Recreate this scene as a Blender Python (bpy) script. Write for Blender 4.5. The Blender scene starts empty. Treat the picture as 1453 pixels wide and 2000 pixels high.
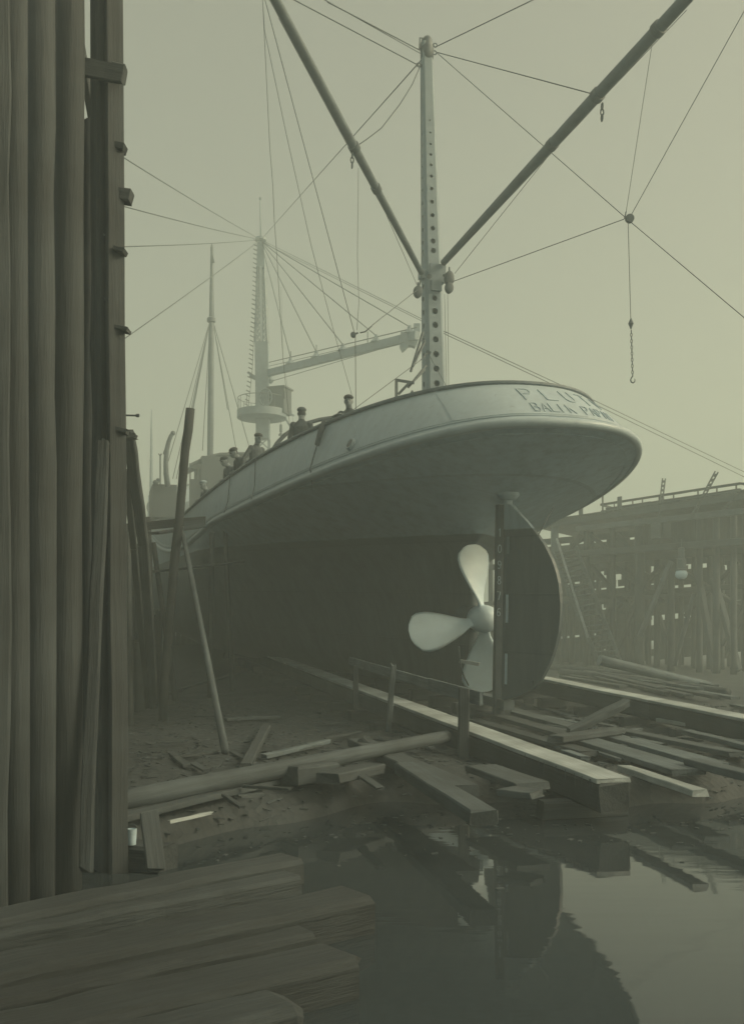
import bpy, math, random
import numpy as np
from mathutils import Vector, Matrix, noise as mnoise

random.seed(7)
SC = bpy.context.scene
COL = SC.collection
rad = math.radians

# ------------------------------------------------------------------ camera
F, CX, HY, CZ = 2000.0, 726.5, 1240.0, 2.05      # focal length / principal column / horizon row, camera height over water
cam_d = bpy.data.cameras.new('camera')
cam = bpy.data.objects.new('camera', cam_d)
COL.objects.link(cam)
cam.location = (0, 0, CZ)
cam.rotation_euler = (math.pi / 2, 0, 0)
cam_d.sensor_fit = 'VERTICAL'
cam_d.sensor_height = 36
cam_d.lens = 36.0 * F / 2000.0
cam_d.shift_y = (HY - 1000.0) / 2000.0
cam_d.clip_start = 0.05
cam_d.clip_end = 3000
SC.camera = cam

# ------------------------------------------------------------------ sky, sun, exposure
SUN_ELEV, SUN_AZ = 34.0, 98.0        # azimuth clockwise from the view direction (+Y) to the right
world = bpy.data.worlds.new('World')
SC.world = world
world.use_nodes = True
wn = world.node_tree
for n in list(wn.nodes): wn.nodes.remove(n)
sky = wn.nodes.new('ShaderNodeTexSky')
sky.sky_type = 'NISHITA'
sky.sun_disc = False
sky.sun_elevation = rad(SUN_ELEV)
sky.sun_rotation = rad(SUN_AZ)
sky.air_density = 1.0
sky.dust_density = 6.0
sky.ozone_density = 0.5
bw = wn.nodes.new('ShaderNodeHueSaturation'); bw.inputs['Saturation'].default_value = 0.8
# overcast: the cloud layer evens out the clear-sky gradient and takes out most of the blue
ov = wn.nodes.new('ShaderNodeVectorMath'); ov.operation = 'MULTIPLY_ADD'
ov.inputs[1].default_value = (1.1, 1.1, 1.1); ov.inputs[2].default_value = (0.7, 0.7, 0.7)
tint = wn.nodes.new('ShaderNodeMix'); tint.data_type = 'RGBA'; tint.blend_type = 'MULTIPLY'
tint.inputs[0].default_value = 1.0
tint.inputs[7].default_value = (1.15, 1.0, 0.63, 1)
bg = wn.nodes.new('ShaderNodeBackground')
bg.inputs[1].default_value = 0.075
wo = wn.nodes.new('ShaderNodeOutputWorld')
wn.links.new(sky.outputs[0], bw.inputs['Color'])
wn.links.new(bw.outputs[0], ov.inputs[0])
wn.links.new(ov.outputs[0], tint.inputs[6])
wn.links.new(tint.outputs[2], bg.inputs[0])
wn.links.new(bg.outputs[0], wo.inputs[0])

sun_d = bpy.data.lights.new('sun', 'SUN')
sun_d.energy = 1.0
sun_d.angle = rad(18)
sun_d.color = (1.0, 0.97, 0.74)
sun = bpy.data.objects.new('sun', sun_d)
COL.objects.link(sun)
_sd = Vector((math.sin(rad(SUN_AZ)) * math.cos(rad(SUN_ELEV)), math.cos(rad(SUN_AZ)) * math.cos(rad(SUN_ELEV)), math.sin(rad(SUN_ELEV))))
sun.rotation_euler = _sd.to_track_quat('Z', 'Y').to_euler()

SC.view_settings.view_transform = 'Standard'
SC.view_settings.look = 'None'
SC.view_settings.gamma = 1.0
SC.view_settings.exposure = 0.60
SC.render.engine = 'CYCLES'
SC.cycles.use_denoising = True
try: SC.cycles.denoiser = 'OPENIMAGEDENOISE'
except Exception: pass
SC.cycles.max_bounces = 6
SC.cycles.volume_bounces = 2
SC.cycles.diffuse_bounces = 3
SC.cycles.glossy_bounces = 3
SC.cycles.use_adaptive_sampling = True
SC.cycles.adaptive_threshold = 0.015

HAZE_DENSITY = 0.0084
# ------------------------------------------------------------------ pixel -> place helpers (surveying the photograph)
def at(px, py, D):
    return Vector(((px - CX) / F * D, D, CZ + (HY - py) / F * D))
def on_ground(px, py, h):
    return at(px, py, (CZ - h) * F / (py - HY))

# ------------------------------------------------------------------ materials
def tone(v, w=0.0):          # the print is a greenish monochrome: every paint and wood is a grey of it
    return (v * (0.77 + w), v, v * (1.17 - w), 1)
def nodes_of(m):
    m.use_nodes = True
    nt = m.node_tree
    return nt, nt.nodes['Principled BSDF']
def ramp(nt, stops):
    r = nt.nodes.new('ShaderNodeValToRGB')
    el = r.color_ramp.elements
    while len(el) < len(stops): el.new(0.5)
    for e, (p, c) in zip(el, stops): e.position = p; e.color = c
    return r
def mat_wood(name, v, contrast=0.5, rough=0.85, grain=(0.9, 16, 16), bump=0.4, w=0.0):
    m = bpy.data.materials.new(name)
    nt, b = nodes_of(m)
    tc = nt.nodes.new('ShaderNodeTexCoord'); oi = nt.nodes.new('ShaderNodeObjectInfo')
    mp = nt.nodes.new('ShaderNodeMapping'); mp.inputs['Scale'].default_value = grain
    ad = nt.nodes.new('ShaderNodeVectorMath'); ad.operation = 'ADD'
    sc = nt.nodes.new('ShaderNodeMath'); sc.operation = 'MULTIPLY'; sc.inputs[1].default_value = 37.0
    nt.links.new(oi.outputs['Random'], sc.inputs[0])
    nt.links.new(tc.outputs['Object'], mp.inputs[0]); nt.links.new(mp.outputs[0], ad.inputs[0]); nt.links.new(sc.outputs[0], ad.inputs[1])
    n1 = nt.nodes.new('ShaderNodeTexNoise'); n1.inputs['Scale'].default_value = 1.6; n1.inputs['Detail'].default_value = 9; n1.inputs['Roughness'].default_value = 0.68
    nt.links.new(ad.outputs[0], n1.inputs['Vector'])
    n2 = nt.nodes.new('ShaderNodeTexNoise'); n2.inputs['Scale'].default_value = 1.3; n2.inputs['Detail'].default_value = 5
    nt.links.new(tc.outputs['Object'], n2.inputs['Vector'])
    lo, hi = v * (1 - contrast), v * (1 + contrast)
    r1 = ramp(nt, [(0.28, tone(lo, w)), (0.5, tone(v, w)), (0.72, tone(hi, w))])
    nt.links.new(n1.outputs[0], r1.inputs[0])
    r2 = ramp(nt, [(0.3, (0.62, 0.62, 0.62, 1)), (0.62, (1.15, 1.15, 1.15, 1))])
    nt.links.new(n2.outputs[0], r2.inputs[0])
    mx = nt.nodes.new('ShaderNodeMix'); mx.data_type = 'RGBA'; mx.blend_type = 'MULTIPLY'; mx.inputs[0].default_value = 1
    nt.links.new(r1.outputs[0], mx.inputs[6]); nt.links.new(r2.outputs[0], mx.inputs[7])
    rv = nt.nodes.new('ShaderNodeMapRange'); rv.inputs['To Min'].default_value = 0.75; rv.inputs['To Max'].default_value = 1.25
    nt.links.new(oi.outputs['Random'], rv.inputs[0])
    hs = nt.nodes.new('ShaderNodeHueSaturation'); nt.links.new(rv.outputs[0], hs.inputs['Value'])
    nt.links.new(mx.outputs[2], hs.inputs['Color']); nt.links.new(hs.outputs[0], b.inputs['Base Color'])
    bp = nt.nodes.new('ShaderNodeBump'); bp.inputs['Strength'].default_value = bump; bp.inputs['Distance'].default_value = 0.02
    nt.links.new(n1.outputs[0], bp.inputs['Height']); nt.links.new(bp.outputs[0], b.inputs['Normal'])
    b.inputs['Roughness'].default_value = rough
    return m
def mat_paint(name, v, contrast=0.16, rough=0.55, scale=2.2, bump=0.08, metal=0.0, w=0.0, streak=False, stains=False):
    m = bpy.data.materials.new(name)
    nt, b = nodes_of(m)
    tc = nt.nodes.new('ShaderNodeTexCoord')
    n1 = nt.nodes.new('ShaderNodeTexNoise'); n1.inputs['Scale'].default_value = scale; n1.inputs['Detail'].default_value = 8; n1.inputs['Roughness'].default_value = 0.65
    src = tc.outputs['Object']
    if streak:
        mp = nt.nodes.new('ShaderNodeMapping'); mp.inputs['Scale'].default_value = (1.6, 1.6, 0.35)
        nt.links.new(src, mp.inputs[0]); src = mp.outputs[0]
    nt.links.new(src, n1.inputs['Vector'])
    r1 = ramp(nt, [(0.3, tone(v * (1 - contrast), w)), (0.5, tone(v, w)), (0.7, tone(v * (1 + contrast), w))])
    nt.links.new(n1.outputs[0], r1.inputs[0]); col = r1.outputs[0]
    if stains:                 # rubs, rust weeps and scrapes with a shape of their own
        n3 = nt.nodes.new('ShaderNodeTexNoise'); n3.inputs['Scale'].default_value = 5.5; n3.inputs['Detail'].default_value = 6; n3.inputs['Roughness'].default_value = 0.75; n3.inputs['Distortion'].default_value = 0.8
        nt.links.new(tc.outputs['Object'], n3.inputs['Vector'])
        r3 = ramp(nt, [(0.60, (1, 1, 1, 1)), (0.66, (0.8, 0.8, 0.8, 1)), (0.72, (0.55, 0.55, 0.55, 1))]); nt.links.new(n3.outputs[0], r3.inputs[0])
        mp3 = nt.nodes.new('ShaderNodeMapping'); mp3.inputs['Scale'].default_value = (7, 7, 0.6); nt.links.new(tc.outputs['Object'], mp3.inputs[0])
        n4 = nt.nodes.new('ShaderNodeTexNoise'); n4.inputs['Scale'].default_value = 1.0; n4.inputs['Detail'].default_value = 5; nt.links.new(mp3.outputs[0], n4.inputs['Vector'])
        r4 = ramp(nt, [(0.3, (0.94, 0.94, 0.94, 1)), (0.6, (1.02, 1.02, 1.02, 1))]); nt.links.new(n4.outputs[0], r4.inputs[0])
        for rr in (r3, r4):
            mm = nt.nodes.new('ShaderNodeMix'); mm.data_type = 'RGBA'; mm.blend_type = 'MULTIPLY'; mm.inputs[0].default_value = 1
            nt.links.new(col, mm.inputs[6]); nt.links.new(rr.outputs[0], mm.inputs[7]); col = mm.outputs[2]
    nt.links.new(col, b.inputs['Base Color'])
    n2 = nt.nodes.new('ShaderNodeTexNoise'); n2.inputs['Scale'].default_value = scale * 9; n2.inputs['Detail'].default_value = 4
    nt.links.new(tc.outputs['Object'], n2.inputs['Vector'])
    bp = nt.nodes.new('ShaderNodeBump'); bp.inputs['Strength'].default_value = bump; bp.inputs['Distance'].default_value = 0.01
    nt.links.new(n2.outputs[0], bp.inputs['Height']); nt.links.new(bp.outputs[0], b.inputs['Normal'])
    b.inputs['Roughness'].default_value = rough; b.inputs['Metallic'].default_value = metal
    return m
def mat_hull():
    m = bpy.data.materials.new('hull_paint')
    nt, b = nodes_of(m)
    tc = nt.nodes.new('ShaderNodeTexCoord')
    sp = nt.nodes.new('ShaderNodeSeparateXYZ'); nt.links.new(tc.outputs['Object'], sp.inputs[0])
    n0 = nt.nodes.new('ShaderNodeTexNoise'); n0.inputs['Scale'].default_value = 3.0; nt.links.new(tc.outputs['Object'], n0.inputs['Vector'])
    ma = nt.nodes.new('ShaderNodeMath'); ma.operation = 'MULTIPLY_ADD'; ma.inputs[1].default_value = 0.02
    nt.links.new(n0.outputs[0], ma.inputs[0]); nt.links.new(sp.outputs['Z'], ma.inputs[2])
    cmp = nt.nodes.new('ShaderNodeMapRange'); cmp.inputs['From Min'].default_value = WL - 0.012; cmp.inputs['From Max'].default_value = WL + 0.012
    nt.links.new(ma.outputs[0], cmp.inputs[0])
    mp = nt.nodes.new('ShaderNodeMapping'); mp.inputs['Scale'].default_value = (1.4, 1.4, 0.3)
    nt.links.new(tc.outputs['Object'], mp.inputs[0])
    n1 = nt.nodes.new('ShaderNodeTexNoise'); n1.inputs['Scale'].default_value = 1.7; n1.inputs['Detail'].default_value = 8; n1.inputs['Roughness'].default_value = 0.6
    nt.links.new(mp.outputs[0], n1.inputs['Vector'])
    top = ramp(nt, [(0.3, tone(0.43)), (0.55, tone(0.49)), (0.75, tone(0.53))])
    bot = ramp(nt, [(0.3, tone(0.12)), (0.55, tone(0.14)), (0.75, tone(0.165))])
    nt.links.new(n1.outputs[0], top.inputs[0]); nt.links.new(n1.outputs[0], bot.inputs[0])
    mx = nt.nodes.new('ShaderNodeMix'); mx.data_type = 'RGBA'
    nt.links.new(cmp.outputs[0], mx.inputs[0]); nt.links.new(bot.outputs[0], mx.inputs[6]); nt.links.new(top.outputs[0], mx.inputs[7])
    hull_col = mx.outputs[2]
    # in-and-out shell plating: faint laps along the hull and rivet-fine relief
    wv = nt.nodes.new('ShaderNodeTexBrick')
    mp2 = nt.nodes.new('ShaderNodeMapping'); mp2.inputs['Rotation'].default_value = (0, rad(90), rad(90)); mp2.inputs['Scale'].default_value = (0.22, 0.22, 0.22)
    wv.inputs['Scale'].default_value = 1.0; wv.inputs['Mortar Size'].default_value = 0.004; wv.inputs['Brick Width'].default_value = 1.1; wv.inputs['Row Height'].default_value = 0.24
    cb = nt.nodes.new('ShaderNodeCombineXYZ'); nt.links.new(sp.outputs['Y'], cb.inputs[0]); nt.links.new(sp.outputs['Z'], cb.inputs[1])
    sc = nt.nodes.new('ShaderNodeVectorMath'); sc.operation = 'SCALE'; sc.inputs['Scale'].default_value = 0.22
    nt.links.new(cb.outputs[0], sc.inputs[0]); nt.links.new(sc.outputs[0], wv.inputs['Vector'])
    nt.nodes.remove(mp2)
    wv.inputs['Color1'].default_value = (0.93, 0.93, 0.93, 1); wv.inputs['Color2'].default_value = (1.05, 1.05, 1.05, 1); wv.inputs['Mortar'].default_value = (0.84, 0.84, 0.84, 1)
    pm = nt.nodes.new('ShaderNodeMix'); pm.data_type = 'RGBA'; pm.blend_type = 'MULTIPLY'; pm.inputs[0].default_value = 1
    nt.links.new(hull_col, pm.inputs[6]); nt.links.new(wv.outputs['Color'], pm.inputs[7])
    # runs of rust and grime down the plating
    mpr = nt.nodes.new('ShaderNodeMapping'); mpr.inputs['Scale'].default_value = (3.5, 3.5, 0.4); nt.links.new(tc.outputs['Object'], mpr.inputs[0])
    nr_ = nt.nodes.new('ShaderNodeTexNoise'); nr_.inputs['Scale'].default_value = 1.5; nr_.inputs['Detail'].default_value = 7; nr_.inputs['Roughness'].default_value = 0.7; nt.links.new(mpr.outputs[0], nr_.inputs['Vector'])
    rr_ = ramp(nt, [(0.34, (0.80, 0.80, 0.80, 1)), (0.52, (1, 1, 1, 1)), (0.7, (1.06, 1.06, 1.06, 1))]); nt.links.new(nr_.outputs[0], rr_.inputs[0])
    pm2 = nt.nodes.new('ShaderNodeMix'); pm2.data_type = 'RGBA'; pm2.blend_type = 'MULTIPLY'; pm2.inputs[0].default_value = 1
    nt.links.new(pm.outputs[2], pm2.inputs[6]); nt.links.new(rr_.outputs[0], pm2.inputs[7]); nt.links.new(pm2.outputs[2], b.inputs['Base Color'])
    bp = nt.nodes.new('ShaderNodeBump'); bp.inputs['Strength'].default_value = 0.6; bp.inputs['Distance'].default_value = 0.012
    nt.links.new(wv.outputs['Fac'], bp.inputs['Height'])
    n2 = nt.nodes.new('ShaderNodeTexNoise'); n2.inputs['Scale'].default_value = 1.1; n2.inputs['Detail'].default_value = 3
    nt.links.new(tc.outputs['Object'], n2.inputs['Vector'])
    bp2 = nt.nodes.new('ShaderNodeBump'); bp2.inputs['Strength'].default_value = 0.25; bp2.inputs['Distance'].default_value = 0.03
    nt.links.new(n2.outputs[0], bp2.inputs['Height']); nt.links.new(bp.outputs[0], bp2.inputs['Normal'])
    nt.links.new(bp2.outputs[0], b.inputs['Normal'])
    b.inputs['Roughness'].default_value = 0.5
    return m
WL = 3.42
M = {}
M['hull'] = mat_hull()
M['bulwark'] = mat_paint('bulwark_paint', 0.50, 0.06, 0.5, 1.8, 0.12, w=0.04, streak=True, stains=True)
M['moulding'] = mat_paint('moulding_paint', 0.46, 0.10, 0.4, 2.5, 0.05, w=0.04)
M['rail'] = mat_paint('rail_teak', 0.16, 0.2, 0.6, 4.0, 0.1)
M['letter'] = mat_paint('letter_paint', 0.48, 0.1, 0.5, 6.0, 0.05, w=0.04)
M['bottom'] = mat_paint('bottom_paint', 0.12, 0.25, 0.55, 2.0, 0.1)
M['greypaint'] = mat_paint('grey_steel', 0.27, 0.15, 0.5, 3.0, 0.06)
M['mast'] = mat_paint('mast_paint', 0.30, 0.12, 0.5, 2.0, 0.06)
M['spar'] = mat_paint('spar_varnish', 0.15, 0.25, 0.5, 3.0, 0.06)
M['iron'] = mat_paint('dark_iron', 0.12, 0.25, 0.55, 6.0, 0.1)
M['wire'] = mat_paint('wire_rope', 0.10, 0.2, 0.7, 20.0, 0.1)
M['bronze'] = mat_paint('propeller_bronze', 0.86, 0.06, 0.42, 3.0, 0.08, w=0.05, stains=False)
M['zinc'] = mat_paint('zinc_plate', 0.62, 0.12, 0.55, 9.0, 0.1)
M['white'] = mat_paint('white_paint', 0.62, 0.1, 0.6, 9.0, 0.1)
M['globe'] = mat_paint('opal_globe', 0.78, 0.04, 0.25, 4.0, 0.0)
M['glass'] = mat_paint('dark_glass', 0.03, 0.1, 0.08, 4.0, 0.0)
M['deck'] = mat_wood('deck_planks', 0.2, 0.3)
M['house'] = mat_paint('deckhouse_paint', 0.07, 0.15, 0.6, 3.0, 0.08)
M['cloth_dark'] = mat_paint('dark_cloth', 0.09, 0.3, 0.9, 12.0, 0.3)
M['cloth_mid'] = mat_paint('worn_cloth', 0.13, 0.3, 0.9, 12.0, 0.3)
M['cloth_pale'] = mat_paint('pale_cloth', 0.30, 0.2, 0.9, 12.0, 0.3)
M['skin'] = mat_paint('skin', 0.26, 0.12, 0.6, 14.0, 0.1, w=0.06)
M['hair'] = mat_paint('hair', 0.04, 0.3, 0.8, 30.0, 0.3)
M['post'] = mat_wood('tarred_timber', 0.06, 0.25, 0.8, (0.5, 9, 9), 0.9, 0.03)
M['darkwood'] = mat_wood('wet_timber', 0.06, 0.25, 0.75, bump=0.6)
M['greywood'] = mat_wood('weathered_timber', 0.08, 0.3, 0.85, bump=0.5)
M['palewood'] = mat_wood('fresh_sawn_timber', 0.47, 0.22, 0.8, (0.6, 12, 12), 0.5, 0.10)
M['midwood'] = mat_wood('plank_timber', 0.14, 0.4, 0.85, bump=0.5)
M['baulk'] = mat_wood('soaked_baulk', 0.045, 0.4, 0.8, (1.4, 20, 20), 1.0)
M['tin'] = mat_paint('tin', 0.55, 0.2, 0.4, 8.0, 0.1)

# ------------------------------------------------------------------ mesh builder
class MB:
    def __init__(self): self.v = []; self.f = []; self.mi = []
    def add(self, vs, fs, mi=0):
        o = len(self.v); self.v += [tuple(x) for x in vs]
        self.f += [tuple(i + o for i in q) for q in fs]; self.mi += [mi] * len(fs)
    def box(self, c, ax, ay, az, mi=0):        # centre and three half-axes
        c, ax, ay, az = map(Vector, (c, ax, ay, az))
        vs = [c + ax * i + ay * j + az * k for i in (-1, 1) for j in (-1, 1) for k in (-1, 1)]
        self.add(vs, [(0, 1, 3, 2), (4, 6, 7, 5), (0, 4, 5, 1), (2, 3, 7, 6), (0, 2, 6, 4), (1, 5, 7, 3)], mi)
    def bar(self, p, q, w, h=None, up=(0, 0, 1), mi=0):
        p, q = Vector(p), Vector(q); d = q - p
        h = w if h is None else h
        s = d.cross(Vector(up))
        if s.length < 1e-6: s = d.cross(Vector((1, 0, 0)))
        s.normalize(); u = s.cross(d).normalized()
        self.box((p + q) / 2, d / 2, s * w / 2, u * h / 2, mi)
    def tube(self, pts, r, n=8, cap=True, mi=0, ref=None, ry=None):
        pts = [Vector(p) for p in pts]; k = len(pts)
        rs = list(r) if hasattr(r, '__len__') else [r] * k
        rys = rs if ry is None else (list(ry) if hasattr(ry, '__len__') else [ry] * k)
        vs = []; pa = None
        for i, p in enumerate(pts):
            t = (pts[min(i + 1, k - 1)] - pts[max(i - 1, 0)]).normalized()
            if pa is None:
                a = Vector(ref) if ref is not None else (Vector((0, 0, 1)) if abs(t.z) < 0.9 else Vector((1, 0, 0)))
            else: a = pa
            a = (a - t * a.dot(t))
            a = a.normalized() if a.length > 1e-6 else t.orthogonal().normalized()
            pa = a; b = t.cross(a)
            for j in range(n):
                th = 2 * math.pi * j / n
                vs.append(p + a * math.cos(th) * rs[i] + b * math.sin(th) * rys[i])
        fs = [(i * n + j, i * n + (j + 1) % n, (i + 1) * n + (j + 1) % n, (i + 1) * n + j) for i in range(k - 1) for j in range(n)]
        if cap: fs += [tuple(range(n))[::-1], tuple((k - 1) * n + j for j in range(n))]
        self.add(vs, fs, mi)
    def ball(self, c, rx, ry=None, rz=None, n=12, m=8, rot=None, mi=0):
        c = Vector(c); ry = rx if ry is None else ry; rz = rx if rz is None else rz
        vs = [Vector((0, 0, rz))]
        for i in range(1, m):
            ph = math.pi * i / m
            for j in range(n):
                th = 2 * math.pi * j / n
                vs.append(Vector((rx * math.sin(ph) * math.cos(th), ry * math.sin(ph) * math.sin(th), rz * math.cos(ph))))
        vs.append(Vector((0, 0, -rz)))
        fs = [(0, 1 + j, 1 + (j + 1) % n) for j in range(n)]
        for i in range(m - 2):
            for j in range(n):
                fs.append((1 + i * n + j, 1 + (i + 1) * n + j, 1 + (i + 1) * n + (j + 1) % n, 1 + i * n + (j + 1) % n))
        e = len(vs) - 1; o = 1 + (m - 2) * n
        fs += [(e, o + (j + 1) % n, o + j) for j in range(n)]
        if rot is not None: vs = [rot @ x for x in vs]
        self.add([x + c for x in vs], fs, mi)
    def lathe(self, prof, c, axis=(0, 0, 1), n=16, mi=0):   # prof: (radius, height along axis)
        q = Vector((0, 0, 1)).rotation_difference(Vector(axis).normalized()); c = Vector(c)
        vs = []
        for r, h in prof:
            for j in range(n):
                th = 2 * math.pi * j / n
                vs.append(c + q @ Vector((r * math.cos(th), r * math.sin(th), h)))
        k = len(prof)
        fs = [(i * n + j, i * n + (j + 1) % n, (i + 1) * n + (j + 1) % n, (i + 1) * n + j) for i in range(k - 1) for j in range(n)]
        fs += [tuple(range(n))[::-1], tuple((k - 1) * n + j for j in range(n))]
        self.add(vs, fs, mi)
    def mesh(self, name, mats, smooth=False):
        me = bpy.data.meshes.new(name)
        me.from_pydata(self.v, [], self.f)
        for m in (mats if isinstance(mats, (list, tuple)) else [mats]): me.materials.append(M[m] if isinstance(m, str) else m)
        if any(self.mi): me.polygons.foreach_set('material_index', self.mi)
        me.polygons.foreach_set('use_smooth', [smooth] * len(me.polygons))
        me.update()
        return me
    def build(self, name, mats, parent=None, smooth=False, auto=None):
        me = self.mesh(name, mats, smooth)
        o = bpy.data.objects.new(name, me); COL.objects.link(o)
        if parent is not None:
            o.parent = parent; o.matrix_parent_inverse = WM[parent].inverted()
        else:                                   # top-level: origin at the base of the thing
            xs, ys, zs = zip(*self.v)
            c = Vector(((min(xs) + max(xs)) / 2, (min(ys) + max(ys)) / 2, min(zs)))
            me.transform(Matrix.Translation(-c)); o.location = c
        WM[o] = Matrix.Translation(o.location) if parent is None else Matrix.Identity(4)
        if smooth and auto: sharp(me, auto)
        return o
WM = {}
def sharp(me, ang):
    import bmesh
    b = bmesh.new(); b.from_mesh(me); b.normal_update()
    for e in b.edges:
        if len(e.link_faces) == 2 and e.calc_face_angle(0) > rad(ang): e.smooth = False
    b.to_mesh(me); b.free()
def tag(o, label, cat, group=None):
    o['label'] = label; o['category'] = cat
    if group: o['group'] = group
    return o
def struct(o, kind='structure'): o['kind'] = kind; return o
def empty(name, mat, label, cat, group=None):
    o = bpy.data.objects.new(name, None); COL.objects.link(o)
    if not isinstance(mat, Matrix): mat = Matrix.Translation(Vector(mat))
    o.matrix_world = mat; WM[o] = mat.copy(); o.empty_display_size = 0.3
    return tag(o, label, cat, group)
def frame(p, q, roll=0.0, up=(0, 0, 1)):   # X along p->q, origin in the middle
    p, q = Vector(p), Vector(q); x = (q - p).normalized()
    y = Vector(up).cross(x)
    y = y.normalized() if y.length > 1e-4 else Vector((0, 1, 0)).cross(x).normalized()
    z = x.cross(y)
    m = Matrix((x, y, z)).transposed().to_4x4()
    m = m @ Matrix.Rotation(roll, 4, 'X'); m.translation = (p + q) / 2
    return m
def put(o, mat, parent=None):
    if parent is not None:
        o.parent = parent; o.matrix_parent_inverse = WM[parent].inverted()
        o.matrix_basis = mat
    else: o.matrix_world = mat
    WM[o] = mat.copy(); return o
def timber(name, p, q, w, h, mat, parent=None, roll=0.0, rough=0.012, seg=5, bow=0.0, ragged=0.03, seed=None, round_end=0.0):
    """A sawn or hewn timber along p->q: slightly waney, with uneven ends."""
    R = random.Random(seed if seed is not None else hash((round(p[0], 3), round(p[1], 3), round(q[0], 3), round(q[2], 3))) & 0xffff)
    L = (Vector(q) - Vector(p)).length
    b = MB(); vs = []
    bev = min(w, h) * 0.12
    for i in range(seg + 1):
        u = i / seg; x = (u - 0.5) * L
        oz = bow * 4 * u * (1 - u)
        prof = [(-w / 2 + bev, -h / 2), (w / 2 - bev, -h / 2), (w / 2, -h / 2 + bev), (w / 2, h / 2 - bev), (w / 2 - bev, h / 2), (-w / 2 + bev, h / 2), (-w / 2, h / 2 - bev), (-w / 2, -h / 2 + bev)]
        j1, j2, j3 = (R.uniform(-1, 1) * rough for _ in range(3))
        if round_end and i == seg: prof = [(y * (1 - round_end), z * (1 - round_end)) for y, z in prof]
        if round_end and i == seg - 1: x = L / 2 - round_end * 0.5 * w
        for (y, z) in prof:
            ex = R.uniform(-ragged, ragged) if i in (0, seg) else 0
            vs.append((x + ex, y + j1 + R.uniform(-.4, .4) * rough, z + oz + j2 * .5 + R.uniform(-.4, .4) * rough))
    n = 8
    fs = [(i * n + j, (i + 1) * n + j, (i + 1) * n + (j + 1) % n, i * n + (j + 1) % n) for i in range(seg) for j in range(n)]
    fs += [tuple(range(n)), tuple(seg * n + j for j in range(n))[::-1]]
    b.add(vs, fs)
    me = b.mesh(name, mat)
    o = bpy.data.objects.new(name, me); COL.objects.link(o)
    return put(o, frame(p, q, roll), parent)
def log(name, pts, r, mat, parent=None, n=12, knots=0.06, seed=0, endmat=None):
    """A round pole; r per point; bark unevenness."""
    R = random.Random(seed)
    pts = [Vector(p) for p in pts]
    # resample
    if len(pts) == 2: pts = [pts[0].lerp(pts[1], k / 7) for k in range(8)]; 
    rs = list(r) if hasattr(r, '__len__') else [r] * len(pts)
    if len(rs) != len(pts): rs = [rs[0] + (rs[-1] - rs[0]) * k / (len(pts) - 1) for k in range(len(pts))]
    b = MB()
    m = frame(pts[0], pts[-1]); mi = m.inverted()
    lp = [mi @ p for p in pts]
    b.tube(lp, rs, n, ref=(0, 0, 1))
    for k in range(len(b.v)):
        x, y, z = b.v[k]; rr = rs[k // n]
        s = 1 + knots * R.uniform(-1, 1)
        c = lp[k // n]
        b.v[k] = (x, c.y + (y - c.y) * s, c.z + (z - c.z) * s)
    me = b.mesh(name, [mat, endmat] if endmat else mat, True)
    if endmat:
        for p in me.polygons:
            if len(p.vertices) == n: p.material_index = 1; p.use_smooth = False
    o = bpy.data.objects.new(name, me); COL.objects.link(o)
    return put(o, m, parent)
def sagged(p, q, sag, n=10):
    p, q = Vector(p), Vector(q)
    return [p.lerp(q, i / n) - Vector((0, 0, sag * 4 * (i / n) * (1 - i / n))) for i in range(n + 1)]
def wire(pts, r, parent, name='stay_wire', mat='wire'):
    b = MB(); b.tube(pts, r, 5)
    return b.build(name, mat, parent, True)

# ------------------------------------------------------------------ ground and water
SHIP_P = Vector((2.55, 19.7, 0.65)); DECL = 0.0424
SU = Vector((-0.264, 0.9645, 0)).normalized(); SR = Vector((SU.y, -SU.x, 0))
def shore(x):
    d = 12.2 + 0.25 * math.sin(x * 1.7) + 0.2 * math.sin(x * 3.9 + 1)
    if x < -0.2: d -= 3.9 * min(1, (-0.2 - x) / 2.6) ** 1.2
    if x > 3: d += 0.18 * min(x - 3, 6)
    return d
def ground_h(x, y):
    k = (y - shore(x)) / 0.9
    k = max(-1, min(1, k)); s = 0.5 + 0.75 * k - 0.25 * k ** 3
    h = -0.5 + s * 0.86
    d = (Vector((x, y, 0)) - Vector((SHIP_P.x, SHIP_P.y, 0)))
    a = d.dot(SU); l = abs(d.dot(SR))
    h += max(0, min(a, 60)) * 0.026 * max(0, 1 - max(0, l - 5) / 5)
    near = max(0, 1 - math.hypot(x, y - 12) / 45)
    if near > 0:
        h += near * s * (0.09 * mnoise.noise(Vector((x * .9, y * .9, 0))) + 0.05 * mnoise.noise(Vector((x * 2.6, y * 2.6, 3))) + 0.025 * mnoise.noise(Vector((x * 7, y * 7, 5))))
    return h
def axis_coords(lo, hi, step, far_lo, far_hi):
    c = [lo + step * i for i in range(int((hi - lo) / step) + 1)]
    s = step; x = c[-1]
    while x < far_hi: s *= 1.35; x += s; c.append(min(x, far_hi))
    s = step; x = c[0]
    while x > far_lo: s *= 1.35; x -= s; c.insert(0, max(x, far_lo))
    return c
gx = axis_coords(-7, 13, 0.14, -300, 300); gy = axis_coords(6.5, 27, 0.14, -60, 330)
b = MB()
b.v = [(x, y, ground_h(x, y)) for y in gy for x in gx]
W_ = len(gx)
b.f = [(j * W_ + i, j * W_ + i + 1, (j + 1) * W_ + i + 1, (j + 1) * W_ + i) for j in range(len(gy) - 1) for i in range(W_ - 1)]
b.mi = [0] * len(b.f)
gm = bpy.data.materials.new('mud')
nt, bs = nodes_of(gm)
tc = nt.nodes.new('ShaderNodeTexCoord')
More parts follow.
